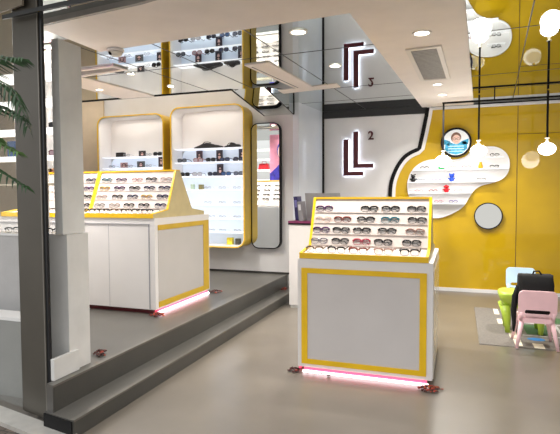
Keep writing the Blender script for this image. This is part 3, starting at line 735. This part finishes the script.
# ------------------------------------------------------------------ ceiling fittings
def downlight(label, x, y, z, power=10, spot=True, r=.052):
    t = thing('downlight', label, 'downlight', (x, y, z), 0, 'round ceiling downlights')
    bm = M(); ring_prism(bm, circ(0, 0, r, 28), circ(0, 0, r * .74, 28), 'z', -.007, -.0002); obj('trim_ring', bm, mat('ring_white', (236, 232, 226), .4, noise=.01), t)
    bm = M(); poly_prism(bm, circ(0, 0, r * .73, 28), 'z', -.004, -.0004); obj('diffuser', bm, LAMP, t)
    if power:
        L = bpy.data.lights.new('downlight_beam', 'AREA'); L.shape = 'DISK'; L.size = r * 1.4; L.energy = power; L.color = (1, .95, .88); L.spread = math.radians(130)
        lo = bpy.data.objects.new('downlight_beam', L); COL.objects.link(lo); lo.location = (x, y, z - .012)
PW = 20
downlight('round downlight in the white strip, before the vent', -.315, 4.65, ZS, PW, r=.085)
downlight('round downlight in the white strip, just beyond the vent', -.265, 6.88, ZS, PW, r=.07)
downlight('round downlight at the far end of the white strip near the wall', -.225, 7.62, ZS, PW, r=.07)
downlight('added unseen downlight above the shop window, behind the bronze post', -4.7, 4.15, ZM - .003, 22, r=.07)  # added out of view to brighten the platform counter front
downlight('added unseen downlight in the mirror, hidden behind the grey column', -3.75, 3.95, ZM - .003, 22, r=.07)  # second unseen lamp, put in to light the platform counter
downlight('round downlight in the mirror ceiling near the soffit', -1.345, 4.33, ZM - .003, PW, r=.085)
downlight('round downlight in the mirror ceiling before the reflected logo', -1.31, 5.60, ZM - .003, PW, r=.075)
downlight('round downlight in the white strip near the cabinets', -4.58, 5.70, ZM - .013, PW, r=.06)
downlight('round downlight in the mirror above the platform counter', -3.66, 5.12, ZM - .003, 11, r=.05)
downlight('round downlight in the mirror before the cabinets', -3.60, 5.90, ZM - .003, 24, r=.05)
downlight('round downlight in the mirror above the play corner', 1.19, 6.45, ZM - .003, PW, r=.07)
def vent(label, pts, z, n):
    """pts: corners near-left, near-right, far-right, far-left"""
    cx = sum(p[0] for p in pts) / 4; cy = sum(p[1] for p in pts) / 4
    t = thing('air_vent', label, 'air vent', (cx, cy, z))
    q = [(p[0] - cx, p[1] - cy) for p in pts]
    ins = [(p[0] - math.copysign(.045, p[0]), p[1] - math.copysign(.05, p[1])) for p in q]
    bm = M(); ring_prism(bm, q, ins, 'z', -.016, -.0005); obj('frame', bm, mat('vent_frame', (220, 214, 208), .5, noise=.01), t)
    bm = M(); poly_prism(bm, ins, 'z', -.002, -.0006); obj('backing', bm, VENTDK, t)
    bm = M()
    for k in range(n):
        f0, f1 = (k + .15) / n, (k + .75) / n
        def lp(a, b, f): return (a[0] + (b[0] - a[0]) * f, a[1] + (b[1] - a[1]) * f)
        poly_prism(bm, [lp(ins[0], ins[3], f0), lp(ins[1], ins[2], f0), lp(ins[1], ins[2], f1), lp(ins[0], ins[3], f1)], 'z', -.010, -.004)
    obj('slats', bm, VENT, t)
vent('rectangular grey slatted air vent in the white ceiling strip', [(-.50, 5.10), (-.165, 5.08), (-.105, 6.57), (-.455, 6.56)], ZS, 26)
vent('flat slatted air vent in the mirror ceiling near the column', [(-4.34, 4.74), (-3.60, 4.72), (-3.56, 4.93), (-4.32, 5.02)], ZM - .003, 6)
t = thing('security_camera', 'white dome security camera under the corner of the soffit', 'security camera', (-3.13, 4.14, ZS - .001))
bm = M(); lathe(bm, [(.075, -.025), (.08, -.02), (.08, -.001)]); obj('base', bm, WHITE, t)
bm = M(); lathe(bm, [(.004, -.075), (.035, -.068), (.06, -.05), (.072, -.0255)]); obj('dome', bm, mat('dome_smoke', (206, 204, 200), .12, noise=.03), t)
bm = M(); ellipsoid(bm, (-.02, -.05, -.045), .02, .018, .02); obj('lens', bm, BLACK, t)

# ------------------------------------------------------------------ cash desk behind the main floor counter
t = thing('cash_desk', 'white cash desk with dark plum top behind the main floor counter', 'desk', (-1.75, 6.9, 0))
bm = M(); box(bm, -.475, .6, -.2, .35, .04, 1.17); obj('body', bm, WHITE, t)
bm = M(); box(bm, -.46, .585, -.185, .33, 0, .04); obj('plinth', bm, mat('plinth_white', (224, 222, 216), .4, noise=.01), t)
bm = M(); box(bm, -.485, .61, -.21, .36, 1.17, 1.192); obj('black_edge', bm, BLACK, t)
bm = M(); box(bm, -.485, .61, -.21, .36, 1.1925, 1.222); obj('top', bm, mat('plum_top', (118, 44, 84), .3, noise=.05), t)
t = thing('laptop', 'open grey laptop standing on the cash desk, seen from behind', 'laptop', (-1.77, 6.92, 1.2225))
bm = M(); box(bm, -.25, .25, -.03, .24, 0, .015, 0, .003); obj('keyboard_base', bm, GREYPL, t)
bm = M()
vs = [(-.25, -.03), (.25, -.03)]
poly_prism(bm, [(-.032, .016), (-.022, .016), (-.115, .385), (-.125, .385)], 'x', -.25, .25); obj('lid', bm, mat('laptop_grey', (150, 150, 150), .35, .2, noise=.02), t)
def binder(label, x, y, col, tilt, h=.34, w=.07):
    o = thing('ring_binder', label, 'binder', (x, y, 1.2235), 0, 'binders on the cash desk'); o.rotation_euler = (0, tilt, 0)
    bm = M(); box(bm, -w / 2, w / 2, -.10, .10, 0, h, 0, .004); cv = obj('cover', bm, mat('binder_%d' % col[0], col, .4, noise=.08), o)
    bm = M(); box(bm, -w * .3, w * .3, -.104, -.101, h * .55, h * .85); obj('spine_label', bm, mat('binder_label_%d' % col[0], tuple(min(255, c + 70) for c in col), .5, noise=.04), cv)
binder('dark blue binder leaning on the cash desk', -2.125, 6.87, (34, 30, 84), -.09, .34, .055)
binder('grey binder leaning beside the blue one on the cash desk', -2.05, 6.80, (120, 118, 122), -.10, .27, .06)

# ------------------------------------------------------------------ petals scattered at the counter corners
RED1, RED2, RED3 = mat('petal_dark', (62, 20, 16), .7, noise=.2), mat('petal_red', (140, 44, 26), .7, noise=.2), mat('petal_orange', (190, 96, 48), .7, noise=.2)
def petals(label, cx, cy, z, rx, ry, n, dark=False):
    bm = M()
    for k in range(n):
        r = random.random() ** .7; a = random.uniform(0, 2 * PI)
        x, y = rx * r * math.cos(a), ry * r * math.sin(a)
        h = max(0, (1 - r)) * .03
        s = random.uniform(.009, .017)
        r0 = bmesh.ops.create_icosphere(bm, subdivisions=1, radius=1)
        R = Matrix.Rotation(random.uniform(0, 6.3), 3, 'Z') @ Matrix.Rotation(random.uniform(-.6, .6), 3, 'X')
        mi = random.choice((0, 0, 0, 0, 1) if dark else (0, 0, 1, 1, 2))
        for v in r0['verts']: v.co = R @ Vector((v.co.x * s * 1.3, v.co.y * s * .8, v.co.z * s * .4)) + Vector((x, y, h * random.uniform(.5, 1) + .011))
        for f in {f for v in r0['verts'] for f in v.link_faces}: f.material_index = mi
    o = obj('dried_petals', bm, [RED1, RED2, RED3], None, (cx, cy, z)); tag(o, label, 'dried petals', 'dried petals by the counters', 'stuff')
petals('dark dried petals at the step side corner of the main floor counter', -1.38, 4.29, 0, .05, .05, 26, True)
petals('heap of red and orange dried petals at the play side corner of the main floor counter', -.19, 4.22, 0, .095, .07, 70)
petals('few dark dried petals on the light tube of the main floor counter', -1.17, 4.26, .0, .12, .012, 6, True)
petals('orange dried petals at the near corner of the platform counter', -3.0, 4.60, P, .09, .075, 45)
petals('dark red dried petals at the far corner of the platform counter', -2.99, 5.93, P, .09, .09, 40, True)
petals('dark dried petals beside the foot of the grey column', -2.63 - .09, 3.33, P, .055, .06, 24, True)
petals('single dark dried petals near the platform edge', -2.66, 3.28, P, .02, .02, 4, True)
petals('brown dried petals at the far end of the lower step', -2.50, 7.30, .125, .05, .06, 26)

# ------------------------------------------------------------------ play corner: rug, table, chairs, bag
t = thing('play_rug', 'dark grey play rug with road markings under the children chairs', 'rug', (1.3, 6.6, 0))
bm = M(); box(bm, -1.07, 1.1, -.91, .92, 0.0005, .006); obj('rug_base', bm, mat('rug_grey', (112, 107, 101), .9, noise=.08, nscale=40), t)
bm = M()
for (x, y, sx, sy) in ((-.80, .72, .03, .16), (-.77, .18, .05, .12), (-.70, -.40, .04, .16), (-.68, -.72, .035, .14), (-.49, -.81, .05, .09), (-.2, -.80, .05, .09), (.1, -.79, .05, .09)):
    bm = M(); box(bm, x - sx, x + sx, y - sy, y + sy, .006, .0075); obj('road_dash', bm, mat('rug_cream', (226, 218, 196), .9, noise=.04), t)

bm = M()
for (x0, x1, y0, y1) in ((-.55, -.25, -.35, .10), (-.15, .35, -.35, .10), (-.55, .35, .25, .55)): box(bm, x0, x1, y0, y1, .006, .0075)
obj('green_field', bm, mat('rug_green', (58, 92, 56), .9, noise=.1, nscale=30), t)
bm = M()
for y in (-.42, .16): box(bm, -.6, .4, y, y + .03, .006, .0077)
box(bm, -.20, -.17, -.45, .55, .006, .0077)
obj('pale_lines', bm, mat('rug_pale', (176, 176, 172), .9, noise=.04), t)
bm = M(); poly_prism(bm, circ(-.48, -.55, .09, 16, .06), 'z', .006, .0077); obj('blue_patch', bm, mat('rug_blue', (40, 110, 170), .9, noise=.05), t)

def child_chair(label, loc, rz, col, name='child_chair'):
    m = mat('chair_plastic_%d_%d' % (col[0], col[1]), col, .35, noise=.025, nscale=5)
    t = thing(name, label, 'chair', loc, rz, "children's plastic chairs")
    # local: faces +y, back at -y
    bm = M()
    n = 9
    def bx(u): return u * .175
    # backrest with hand slot: build as ring between outline and slot, curved in y
    outer = rrect(-.178, .178, .335, .60, .05, 6); slot = rrect(-.118, .118, .358, .402, .02, 6)
    def warp(x, z, d): return (x, -.165 - .10 * (z - .3) + .28 * x * x * 1.0 + d, z)
    N = len(outer)
    A = [bm.verts.new(warp(p[0], p[1], -.013)) for p in outer]; Bv = [bm.verts.new(warp(p[0], p[1], .013)) for p in outer]
    C = [bm.verts.new(warp(p[0], p[1], -.013)) for p in slot]; D = [bm.verts.new(warp(p[0], p[1], .013)) for p in slot]
    for i in range(N):
        j = (i + 1) % N
        for q in ((A[i], A[j], C[j], C[i]), (Bv[j], Bv[i], D[i], D[j]), (A[j], A[i], Bv[i], Bv[j]), (C[i], C[j], D[j], D[i])):
            f = bm.faces.new(q); f.smooth = False
    obj('backrest', bm, m, t)
    bm = M(); poly_prism(bm, rrect(-.17, .17, -.17, .17, .05, 5), 'z', .265, .315); bmesh.ops.bevel(bm, geom=[e for e in bm.edges if abs(e.verts[0].co.z - e.verts[1].co.z) < 1e-5], offset=.012, segments=2, affect='EDGES'); obj('seat', bm, m, t)
    for sx in (-1, 1):
        for sy in (-1, 1):
            bm = M()
            tube(bm, [(sx * .14, sy * .135, .268), (sx * .165, sy * .165, .14), (sx * .19, sy * .195, .0)], .02, 10, radii=[.026, .020, .015]); obj('leg', bm, m, t)
        bm = M()
        tube(bm, [(sx * .145, -.15, .29), (sx * .152, -.165, .375)], .02, 8); obj('back_support', bm, m, t)
    return t
child_chair('pink plastic child chair with its back turned and a black bag on the seat', (.77, 5.83, .0075), 0.02, (244, 202, 208))
child_chair('pale blue plastic child chair against the yellow wall behind the lime one', (.79, 7.22, .0), PI - .05, (198, 222, 242))
# lime table
LIME = mat('lime_plastic', (176, 204, 70), .35, noise=.025, nscale=5)
t = thing('child_table', "lime green plastic children's table between the pink and pale blue chairs", 'table', (.74, 6.40, .0075))
bm = M(); rings = []
for z, d in ((.462, .03), (.45, .008), (.43, 0), (.39, .006), (.34, .03), (.30, .07), (.27, .10)):
    rings.append([bm.verts.new((p[0], p[1], z)) for p in rrect(-.285 + d, .235 - d, -.19 + d, .19 - d, .085, 6)])
for A, Bb in zip(rings, rings[1:]):
    for k in range(len(A)): bm.faces.new((A[k], A[(k + 1) % len(A)], Bb[(k + 1) % len(A)], Bb[k])).smooth = True
bm.faces.new(rings[0][::-1]); bm.faces.new(rings[-1]); obj('table_top', bm, LIME, t)
for sx, x0 in ((-1, -.19), (1, .15)):
    for sy in (-1, 1):
        bm = M(); tube(bm, [(x0 + .03 * sx, sy * .10, .30), (x0 + .005 * sx, sy * .125, .16), (x0 - .0 * sx, sy * .15, 0)], .03, 10, radii=[.06, .042, .026]); obj('leg', bm, LIME, t)
bm = M(); tube(bm, [(.155, -.13, .12), (.155, .13, .12)], .018, 8); obj('stretcher', bm, LIME, t)
# black backpack lying against the pink chair
FAB = mat('black_fabric', (11, 11, 12), .85, noise=.2, nscale=25, bump=.15)
t = thing('black_bag', 'black cloth bag sitting on the pink child chair', 'bag', (.775, 5.84, .3235))
bm = M()
secs = [(0.0, .14, .10), (.08, .16, .115), (.2, .168, .11), (.32, .168, .09), (.40, .166, .06), (.425, .16, .04)]
rings = []
for z, hw, hd in secs:
    pts = rrect(-hw, hw, -hd, hd, min(hw, hd) * .6, 4)
    rings.append([bm.verts.new((p[0] + random.uniform(-.006, .006), p[1] + random.uniform(-.004, .004) + .015, z + random.uniform(-.004, .004) * (z > 0))) for p in pts])
for A, Bb in zip(rings, rings[1:]):
    for k in range(len(A)): bm.faces.new((A[k], A[(k + 1) % len(A)], Bb[(k + 1) % len(A)], Bb[k])).smooth = True
bm.faces.new(rings[0][::-1]); bm.faces.new(rings[-1]); obj('bag_body', bm, FAB, t)
bm = M(); tube(bm, [(-.03, 0, .415), (-.02, 0, .455), (.03, 0, .46), (.06, 0, .415)], .009, 8); obj('handle', bm, FAB, t)
bm = M(); tube(bm, [(-.165, 0, .3), (-.195, .0, .18), (-.205, .0, .02), (-.20, -.01, -.10), (-.205, -.02, -.19)], .02, 8, radii=[.02, .03, .028, .02, .010]); obj('strap', bm, FAB, t)

# ------------------------------------------------------------------ window shelving behind the storefront post
t = thing('window_shelf_unit', 'white open shelf unit in the shop window beside the grey column', 'shelf unit', (-4.6, 3.55, P))
bm = M(); box(bm, -1.4, 1.33, -.12, .15, 0, .93); obj('base_cabinet', bm, mat('grey_cabinet', (166, 162, 160), .4, noise=.02), t)
bm = M(); box(bm, -1.4, 1.34, -.13, .16, .93, .95); obj('base_top', bm, WHITE, t)
BO = mat('lit_shelf_board', (246, 246, 246), .3, emit=(255, 252, 246), estr=.55, noise=.01)
for z in (1.94, 2.18, 2.43, 2.67):
    bm = M(); box(bm, -1.4, 1.33, -.05, .20, z - P - .024, z - P + .004); obj('shelf_board', bm, BO, t)
bm = M(); box(bm, -.2, 1.33, -.05, .20, 1.70 - P - .012, 1.70 - P); obj('glass_shelf', bm, mat('beige_board', (214, 200, 170), .4, noise=.03), t)
for x in (-1.4, .42, 1.02):
    bm = M(); box(bm, x - .02, x + .02, .0, .15, .9505, 2.4); obj('upright', bm, WHITE, t)
t2 = thing('window_ledge_unit', 'low grey display plinth in the shop window beside the bronze post', 'plinth', (-4.4, 3.08, 0))
bm = M(); box(bm, -.45, 1.38, -.06, .125, 0, .61); obj('body', bm, mat('grey_plinth', (128, 126, 121), .4, noise=.02), t2)
bm = M(); box(bm, -.45, 1.385, -.065, .13, .61, .635); obj('top', bm, WHITE, t2)
case('blue and red packet on the second board of the shop window shelves', (-3.80, 3.55, 1.9445), .09, .14, (40, 76, 130), 'packet')
for i, (x, lab) in enumerate(((-3.33, 'dark eyeglasses on the window cabinet beside the grey column'), (-3.79, 'dark eyeglasses on the window cabinet, seen beside the palm'))):
    eyewear('eyeglasses', lab, 'eyeglasses', (x, 3.50, 1.261), 0, .6, 'bold', K, None, False, 'glasses in the shop window')
eyewear('eyeglasses', 'dark eyeglasses on the beige board of the shop window shelves', 'eyeglasses', (-3.80, 3.56, 1.7005), 0, -.5, 'bold', K, None, False, 'glasses in the shop window')
eyewear('sunglasses', 'pinkish sunglasses on the lowest lit board beside the column', 'sunglasses', (-3.33, 3.55, 1.9445), 0, .2, 'sun', (120, 70, 80), (190, 160, 170), False, 'glasses in the shop window')
eyewear('sunglasses', 'dark sunglasses on the middle lit board beside the column', 'sunglasses', (-3.32, 3.55, 2.1845), 0, .3, 'sun', K, KL, False, 'glasses in the shop window')
bm = M(); poly_prism(bm, [(-.14, 0), (.14, 0), (.11, .15), (-.11, .15)], 'y', -.05, .05)
o = obj('handbag', bm, mat('red_leather', (170, 30, 40), .4, noise=.08), None, (-4.45, 3.62, 2.1845)); tag(o, 'red bag on the window shelf unit, reflected in the tall mirror', 'bag')
bm = M(); tube(bm, [(-.06, 0, .15), (-.04, 0, .21), (.04, 0, .21), (.06, 0, .15)], .007, 6); obj('handle', bm, MATS['red_leather'], o)
# hanging poster facing into the shop (seen in the tall mirror)
t = thing('hanging_poster', 'hanging poster of a woman in purple and pink, reflected in the tall mirror', 'poster', (-3.82, 3.95, 1.86))
bm = M(); box(bm, -.36, .32, -.03, -.0105, -.002, 1.122); obj('backing', bm, WHITE, t); bm = M(); box(bm, -.36, .32, -.01, 0, 0, 1.12); obj('board', bm, mat('poster_pink', (236, 160, 190), .4, emit=(236, 150, 186), estr=.05, noise=.04), t)
bm = M(); poly_prism(bm, [(-.36, .0), (.32, 0), (.32, .55), (.05, .62), (-.2, .35), (-.36, .22)], 'y', .001, .004); obj('printed_coat', bm, mat('poster_purple', (66, 60, 170), .4, emit=(66, 60, 170), estr=.05, noise=.3, nscale=9), t)
bm = M(); poly_prism(bm, circ(.02, .75, .2, 24, .24), 'y', .0045, .007); obj('printed_hair', bm, mat('poster_blue', (58, 80, 190), .4, emit=(58, 80, 190), estr=.05, noise=.2, nscale=12), t)
bm = M(); poly_prism(bm, circ(-.03, .72, .13, 24, .18), 'y', .0075, .010); obj('printed_face', bm, mat('poster_skin', (244, 206, 196), .4, emit=(240, 200, 190), estr=.25, noise=.03), t)
bm = M(); tube(bm, [(0, -.01, 1.12), (0, -.01, ZM - 1.86)], .004, 6); obj('hanging_wire', bm, STEEL, t)

# ------------------------------------------------------------------ shop assistant behind the platform counter
t = thing('person', 'dark haired person looking down, standing behind the platform counter beyond the bronze post', 'person', (-5.87, 6.28, P))
SKIN = mat('skin', (196, 140, 112), .5, noise=.04); HAIR = mat('dark_hair', (30, 22, 20), .6, noise=.2, nscale=30); SHIRT = mat('dark_shirt', (44, 46, 54), .8, noise=.1); TROU = mat('dark_trousers', (34, 34, 40), .8, noise=.1)
def skin_body(chains, name, mats, parent):
    verts, edges, radii, idx = [], [], [], {}
    for ch in chains:
        prev = None
        for key, p, r in ch:
            if key not in idx: idx[key] = len(verts); verts.append(p); radii.append(r)
            if prev is not None: edges.append((prev, idx[key]))
            prev = idx[key]
    me = bpy.data.meshes.new(name); me.from_pydata(verts, edges, []); o = bpy.data.objects.new(name, me); COL.objects.link(o)
    mod = o.modifiers.new('skin', 'SKIN'); sub = o.modifiers.new('sub', 'SUBSURF'); sub.levels = sub.render_levels = 2
    for i, v in enumerate(me.skin_vertices[0].data):
        v.radius = radii[i] if isinstance(radii[i], tuple) else (radii[i], radii[i]); v.use_root = (i == 0)
    dg = bpy.context.evaluated_depsgraph_get(); m2 = bpy.data.meshes.new_from_object(o.evaluated_get(dg)); bpy.data.objects.remove(o)
    for m in mats: m2.materials.append(m)
    for p in m2.polygons: p.use_smooth = True
    return obj(name, m2, None, parent)
def person():
    ch = [[('pel', (0, 0, .95), (.15, .11)), ('wai', (0, 0, 1.10), (.14, .10)), ('che', (0, -.02, 1.30), (.165, .11)), ('nec', (0, -.05, 1.47), .06), ('hd0', (0, -.10, 1.56), .06), ('hd1', (0, -.125, 1.64), (.075, .09)), ('hd2', (0, -.12, 1.715), (.07, .085))]]
    for s in (-1, 1):
        ch.append([('pel', 0, 0), ('hip%d' % s, (s * .1, 0, .88), .095), ('kne%d' % s, (s * .11, -.02, .48), .06), ('ank%d' % s, (s * .11, .02, .09), .042), ('toe%d' % s, (s * .12, -.13, .04), .038)])
        ch.append([('che', 0, 0), ('sho%d' % s, (s * .19, -.02, 1.38), .06), ('elb%d' % s, (s * .24, -.02, 1.09), .042), ('wri%d' % s, (s * .17, -.22, 1.03), .028), ('pal%d' % s, (s * .15, -.30, 1.03), (.038, .018))])
        for k in range(4):
            x = s * (.15 + (k - 1.5) * .019); l = (.06, .075, .08, .065)[k]
            ch.append([('pal%d' % s, 0, 0), ('f%d%d' % (s, k), (x, -.345, 1.028), .0095), ('g%d%d' % (s, k), (x, -.345 - l * .55, 1.018), .009), ('h%d%d' % (s, k), (x, -.345 - l * .9, .998), .008)])
        ch.append([('pal%d' % s, 0, 0), ('t%d' % s, (s * .115, -.285, 1.025), .011), ('u%d' % s, (s * .10, -.325, 1.018), .009)])
    body = skin_body(ch, 'body', [SKIN, SHIRT, TROU], t)
    for p in body.data.polygons:
        z = p.center.z; wr = p.center.y < -.19 and z < 1.2
        p.material_index = 0 if (z > 1.47 or wr) else 1 if z > .93 else 2
    bm = M(); ellipsoid(bm, (0, -.095, 1.705), .088, .105, .095)
    for v in bm.verts:
        if v.co.y < -.13 and v.co.z < 1.70: v.co.y = -.13
        if v.co.z < 1.62: v.co.z = 1.62
    obj('hair', bm, HAIR, t)
    bm = M()
    ellipsoid(bm, (0, -.222, 1.63), .013, .022, .02); 
    obj('nose', bm, SKIN, t)
    for s in (-1, 1):
        bm = M(); ellipsoid(bm, (s * .082, -.11, 1.64), .012, .02, .03); obj('ear', bm, SKIN, t)
        bm = M(); ellipsoid(bm, (s * .032, -.204, 1.66), .012, .008, .006); obj('eye', bm, BLACK, t)
    bm = M(); ellipsoid(bm, (0, -.198, 1.59), .024, .01, .006); obj('mouth', bm, mat('lips', (150, 80, 74), .5, noise=.04), t)
person()
t.rotation_euler = (.0, 0, .55)

# ------------------------------------------------------------------ potted palm outside the window
LEAF = mat('palm_leaf', (38, 66, 34), .5, noise=.25, nscale=12); LEAF2 = mat('palm_leaf_light', (74, 104, 52), .5, noise=.25, nscale=12)
t = thing('potted_palm', 'potted palm with dark green feathery fronds beside the bronze post', 'potted plant', (-2.84, 1.95, 0))
bm = M(); lathe(bm, [(.15, 0), (.17, .02), (.2, .36), (.21, .38), (.19, .38), (.18, .34)], n=24); obj('pot', bm, mat('pot_grey', (110, 106, 100), .6, noise=.05), t)
bm = M(); tube(bm, [(0, 0, .34), (.02, .0, .9), (.0, .02, 1.4), (.03, .0, 1.8)], .03, 8, radii=[.04, .032, .026, .02]); obj('stem', bm, mat('palm_stem', (90, 84, 56), .7, noise=.2), t)
def frond(pts, ll, m, npair=13, droop=.35):
    bm = M()
    pts = [Vector(p) for p in pts]
    fine = []
    for i in range(24):
        u = i / 23 * (len(pts) - 1); k = min(int(u), len(pts) - 2); f = u - k
        p0, p1, p2, p3 = pts[max(k - 1, 0)], pts[k], pts[k + 1], pts[min(k + 2, len(pts) - 1)]
        fine.append(0.5 * ((2 * p1) + (-p0 + p2) * f + (2 * p0 - 5 * p1 + 4 * p2 - p3) * f * f + (-p0 + 3 * p1 - 3 * p2 + p3) * f ** 3))
    tube(bm, fine, .005, 5, radii=[.006 * (1 - .75 * i / 23) for i in range(24)])
    for i in range(6, 24):
        tdir = (fine[min(i + 1, 23)] - fine[i - 1]).normalized()
        side = tdir.cross(Vector((0, 0, 1)))
        if side.length < .05: side = Vector((1, 0, 0))
        side.normalize()
        L = ll * (1 - abs(i - 13) / 16)
        for s in (-1, 1):
            d = (side * s * .8 + tdir * .65 + Vector((0, 0, -droop * random.uniform(.6, 1.2)))).normalized()
            n2 = d.cross(tdir).normalized(); wv = n2.cross(d).normalized() * .0055
            p = fine[i]; a = p + d * L * .45 + Vector((0, 0, .01)); b = p + d * L + Vector((0, 0, -.10 * L * 3 * droop))
            vs = [bm.verts.new(q) for q in (p - wv * .3, p + wv * .3, a + wv, b, a - wv)]
            bm.faces.new(vs)
    obj('frond', bm, m, t)
top = (.03, 0, 1.78)
frond([top, (.20, .0, 2.16), (.42, -.02, 2.33), (.58, -.04, 2.26)], .18, LEAF)
frond([top, (.20, .03, 2.05), (.47, .06, 2.20), (.69, .06, 2.14), (.78, .06, 1.95)], .17, LEAF, droop=.9)
frond([top, (.18, -.03, 2.02), (.40, -.06, 2.12), (.58, -.1, 2.06)], .20, LEAF)
frond([top, (.20, .0, 1.94), (.42, .02, 1.98), (.60, .03, 1.90)], .20, LEAF2)
frond([top, (.20, -.04, 1.86), (.40, -.08, 1.84), (.58, -.1, 1.72)], .18, LEAF)
frond([top, (.26, .05, 2.02), (.52, .08, 2.08), (.72, .08, 2.00)], .17, LEAF)
frond([top, (.24, .0, 1.90), (.50, .03, 1.91), (.72, .05, 1.82)], .16, LEAF2)
frond([top, (.26, .04, 1.80), (.50, .06, 1.76), (.74, .08, 1.64)], .15, LEAF)
frond([top, (.22, .06, 2.20), (.50, .1, 2.32), (.72, .1, 2.30)], .17, LEAF)
frond([top, (-.2, .1, 2.1), (-.45, .2, 2.2), (-.65, .25, 2.05)], .22, LEAF)
frond([top, (-.1, -.22, 2.1), (-.2, -.45, 2.2), (-.25, -.65, 2.0)], .22, LEAF2)
frond([top, (.05, .2, 2.2), (.12, .42, 2.35), (.15, .6, 2.2)], .22, LEAF)
bm = M()
for k in range(7):
    a = 2 * PI * k / 7; ellipsoid(bm, (.70 + .013 * math.cos(a), -.06, 1.935 + .013 * math.sin(a)), .011, .008, .011, u=8, v=6)
obj('pink_flower', bm, mat('flower_pink', (226, 130, 140), .6, noise=.1), t)

# ------------------------------------------------------------------ cabinet and cove lamps
def area(name, loc, rot, sx, sy, e, col=(1, 1, 1), spread=180):
    L = bpy.data.lights.new(name, 'AREA'); L.shape = 'RECTANGLE'; L.size = sx; L.size_y = sy; L.energy = e; L.color = col; L.spread = math.radians(spread)
    o = bpy.data.objects.new(name, L); COL.objects.link(o); o.location = loc; o.rotation_euler = rot
    return o
area('cove_lamp', (-5.2, 7.0, 3.46), (0, 0, 0), 4.2, .5, 20, (1, .96, .9))
area('cabinet_lamp_a', (-5.27, 7.42, 2.90), (0, 0, 0), 1.0, .12, 1.6, (1, .94, .86))
area('cabinet_lamp_b', (-3.82, 7.42, 2.97), (0, 0, 0), 1.0, .12, 1.6, (1, .94, .86))

# ------------------------------------------------------------------ daylight from the street
wd = bpy.data.worlds.new('street_daylight'); scene.world = wd; wd.use_nodes = True
nt = wd.node_tree; bg = nt.nodes['Background']
tc = nt.nodes.new('ShaderNodeTexCoord'); gr = nt.nodes.new('ShaderNodeTexGradient'); mp = nt.nodes.new('ShaderNodeMapping'); rp = nt.nodes.new('ShaderNodeValToRGB')
mp.inputs['Rotation'].default_value = (0, PI / 2, 0)
sep = nt.nodes.new('ShaderNodeSeparateXYZ'); nt.links.new(tc.outputs['Generated'], sep.inputs[0])
nt.links.new(sep.outputs['Z'], rp.inputs['Fac'])
rp.color_ramp.elements[0].position = 0.0; rp.color_ramp.elements[0].color = (.35, .33, .31, 1)
rp.color_ramp.elements[1].position = .5; rp.color_ramp.elements[1].color = (.95, .97, 1, 1)
nt.links.new(rp.outputs['Color'], bg.inputs['Color']); bg.inputs['Strength'].default_value = 1.45

# ------------------------------------------------------------------ camera
F_PX, YAW, PITCH, ROLL, CAMH = 505.9, .33831, -.045718, -.004276, 1.6
f = Vector((-math.sin(YAW) * math.cos(PITCH), math.cos(YAW) * math.cos(PITCH), math.sin(PITCH)))
r = Vector((math.cos(YAW), math.sin(YAW), 0)); u = r.cross(f)
r2 = math.cos(ROLL) * r + math.sin(ROLL) * u; u2 = -math.sin(ROLL) * r + math.cos(ROLL) * u
cam = bpy.data.cameras.new('camera'); cam.sensor_width = 36; cam.sensor_fit = 'HORIZONTAL'; cam.lens = 36 * F_PX / 560; cam.clip_start = .05
co = bpy.data.objects.new('camera', cam); COL.objects.link(co)
mw = Matrix(((r2.x, u2.x, -f.x, 0), (r2.y, u2.y, -f.y, 0), (r2.z, u2.z, -f.z, CAMH), (0, 0, 0, 1)))
co.matrix_world = mw
scene.camera = co
scene.view_settings.view_transform = 'Standard'
scene.view_settings.exposure = 0.6
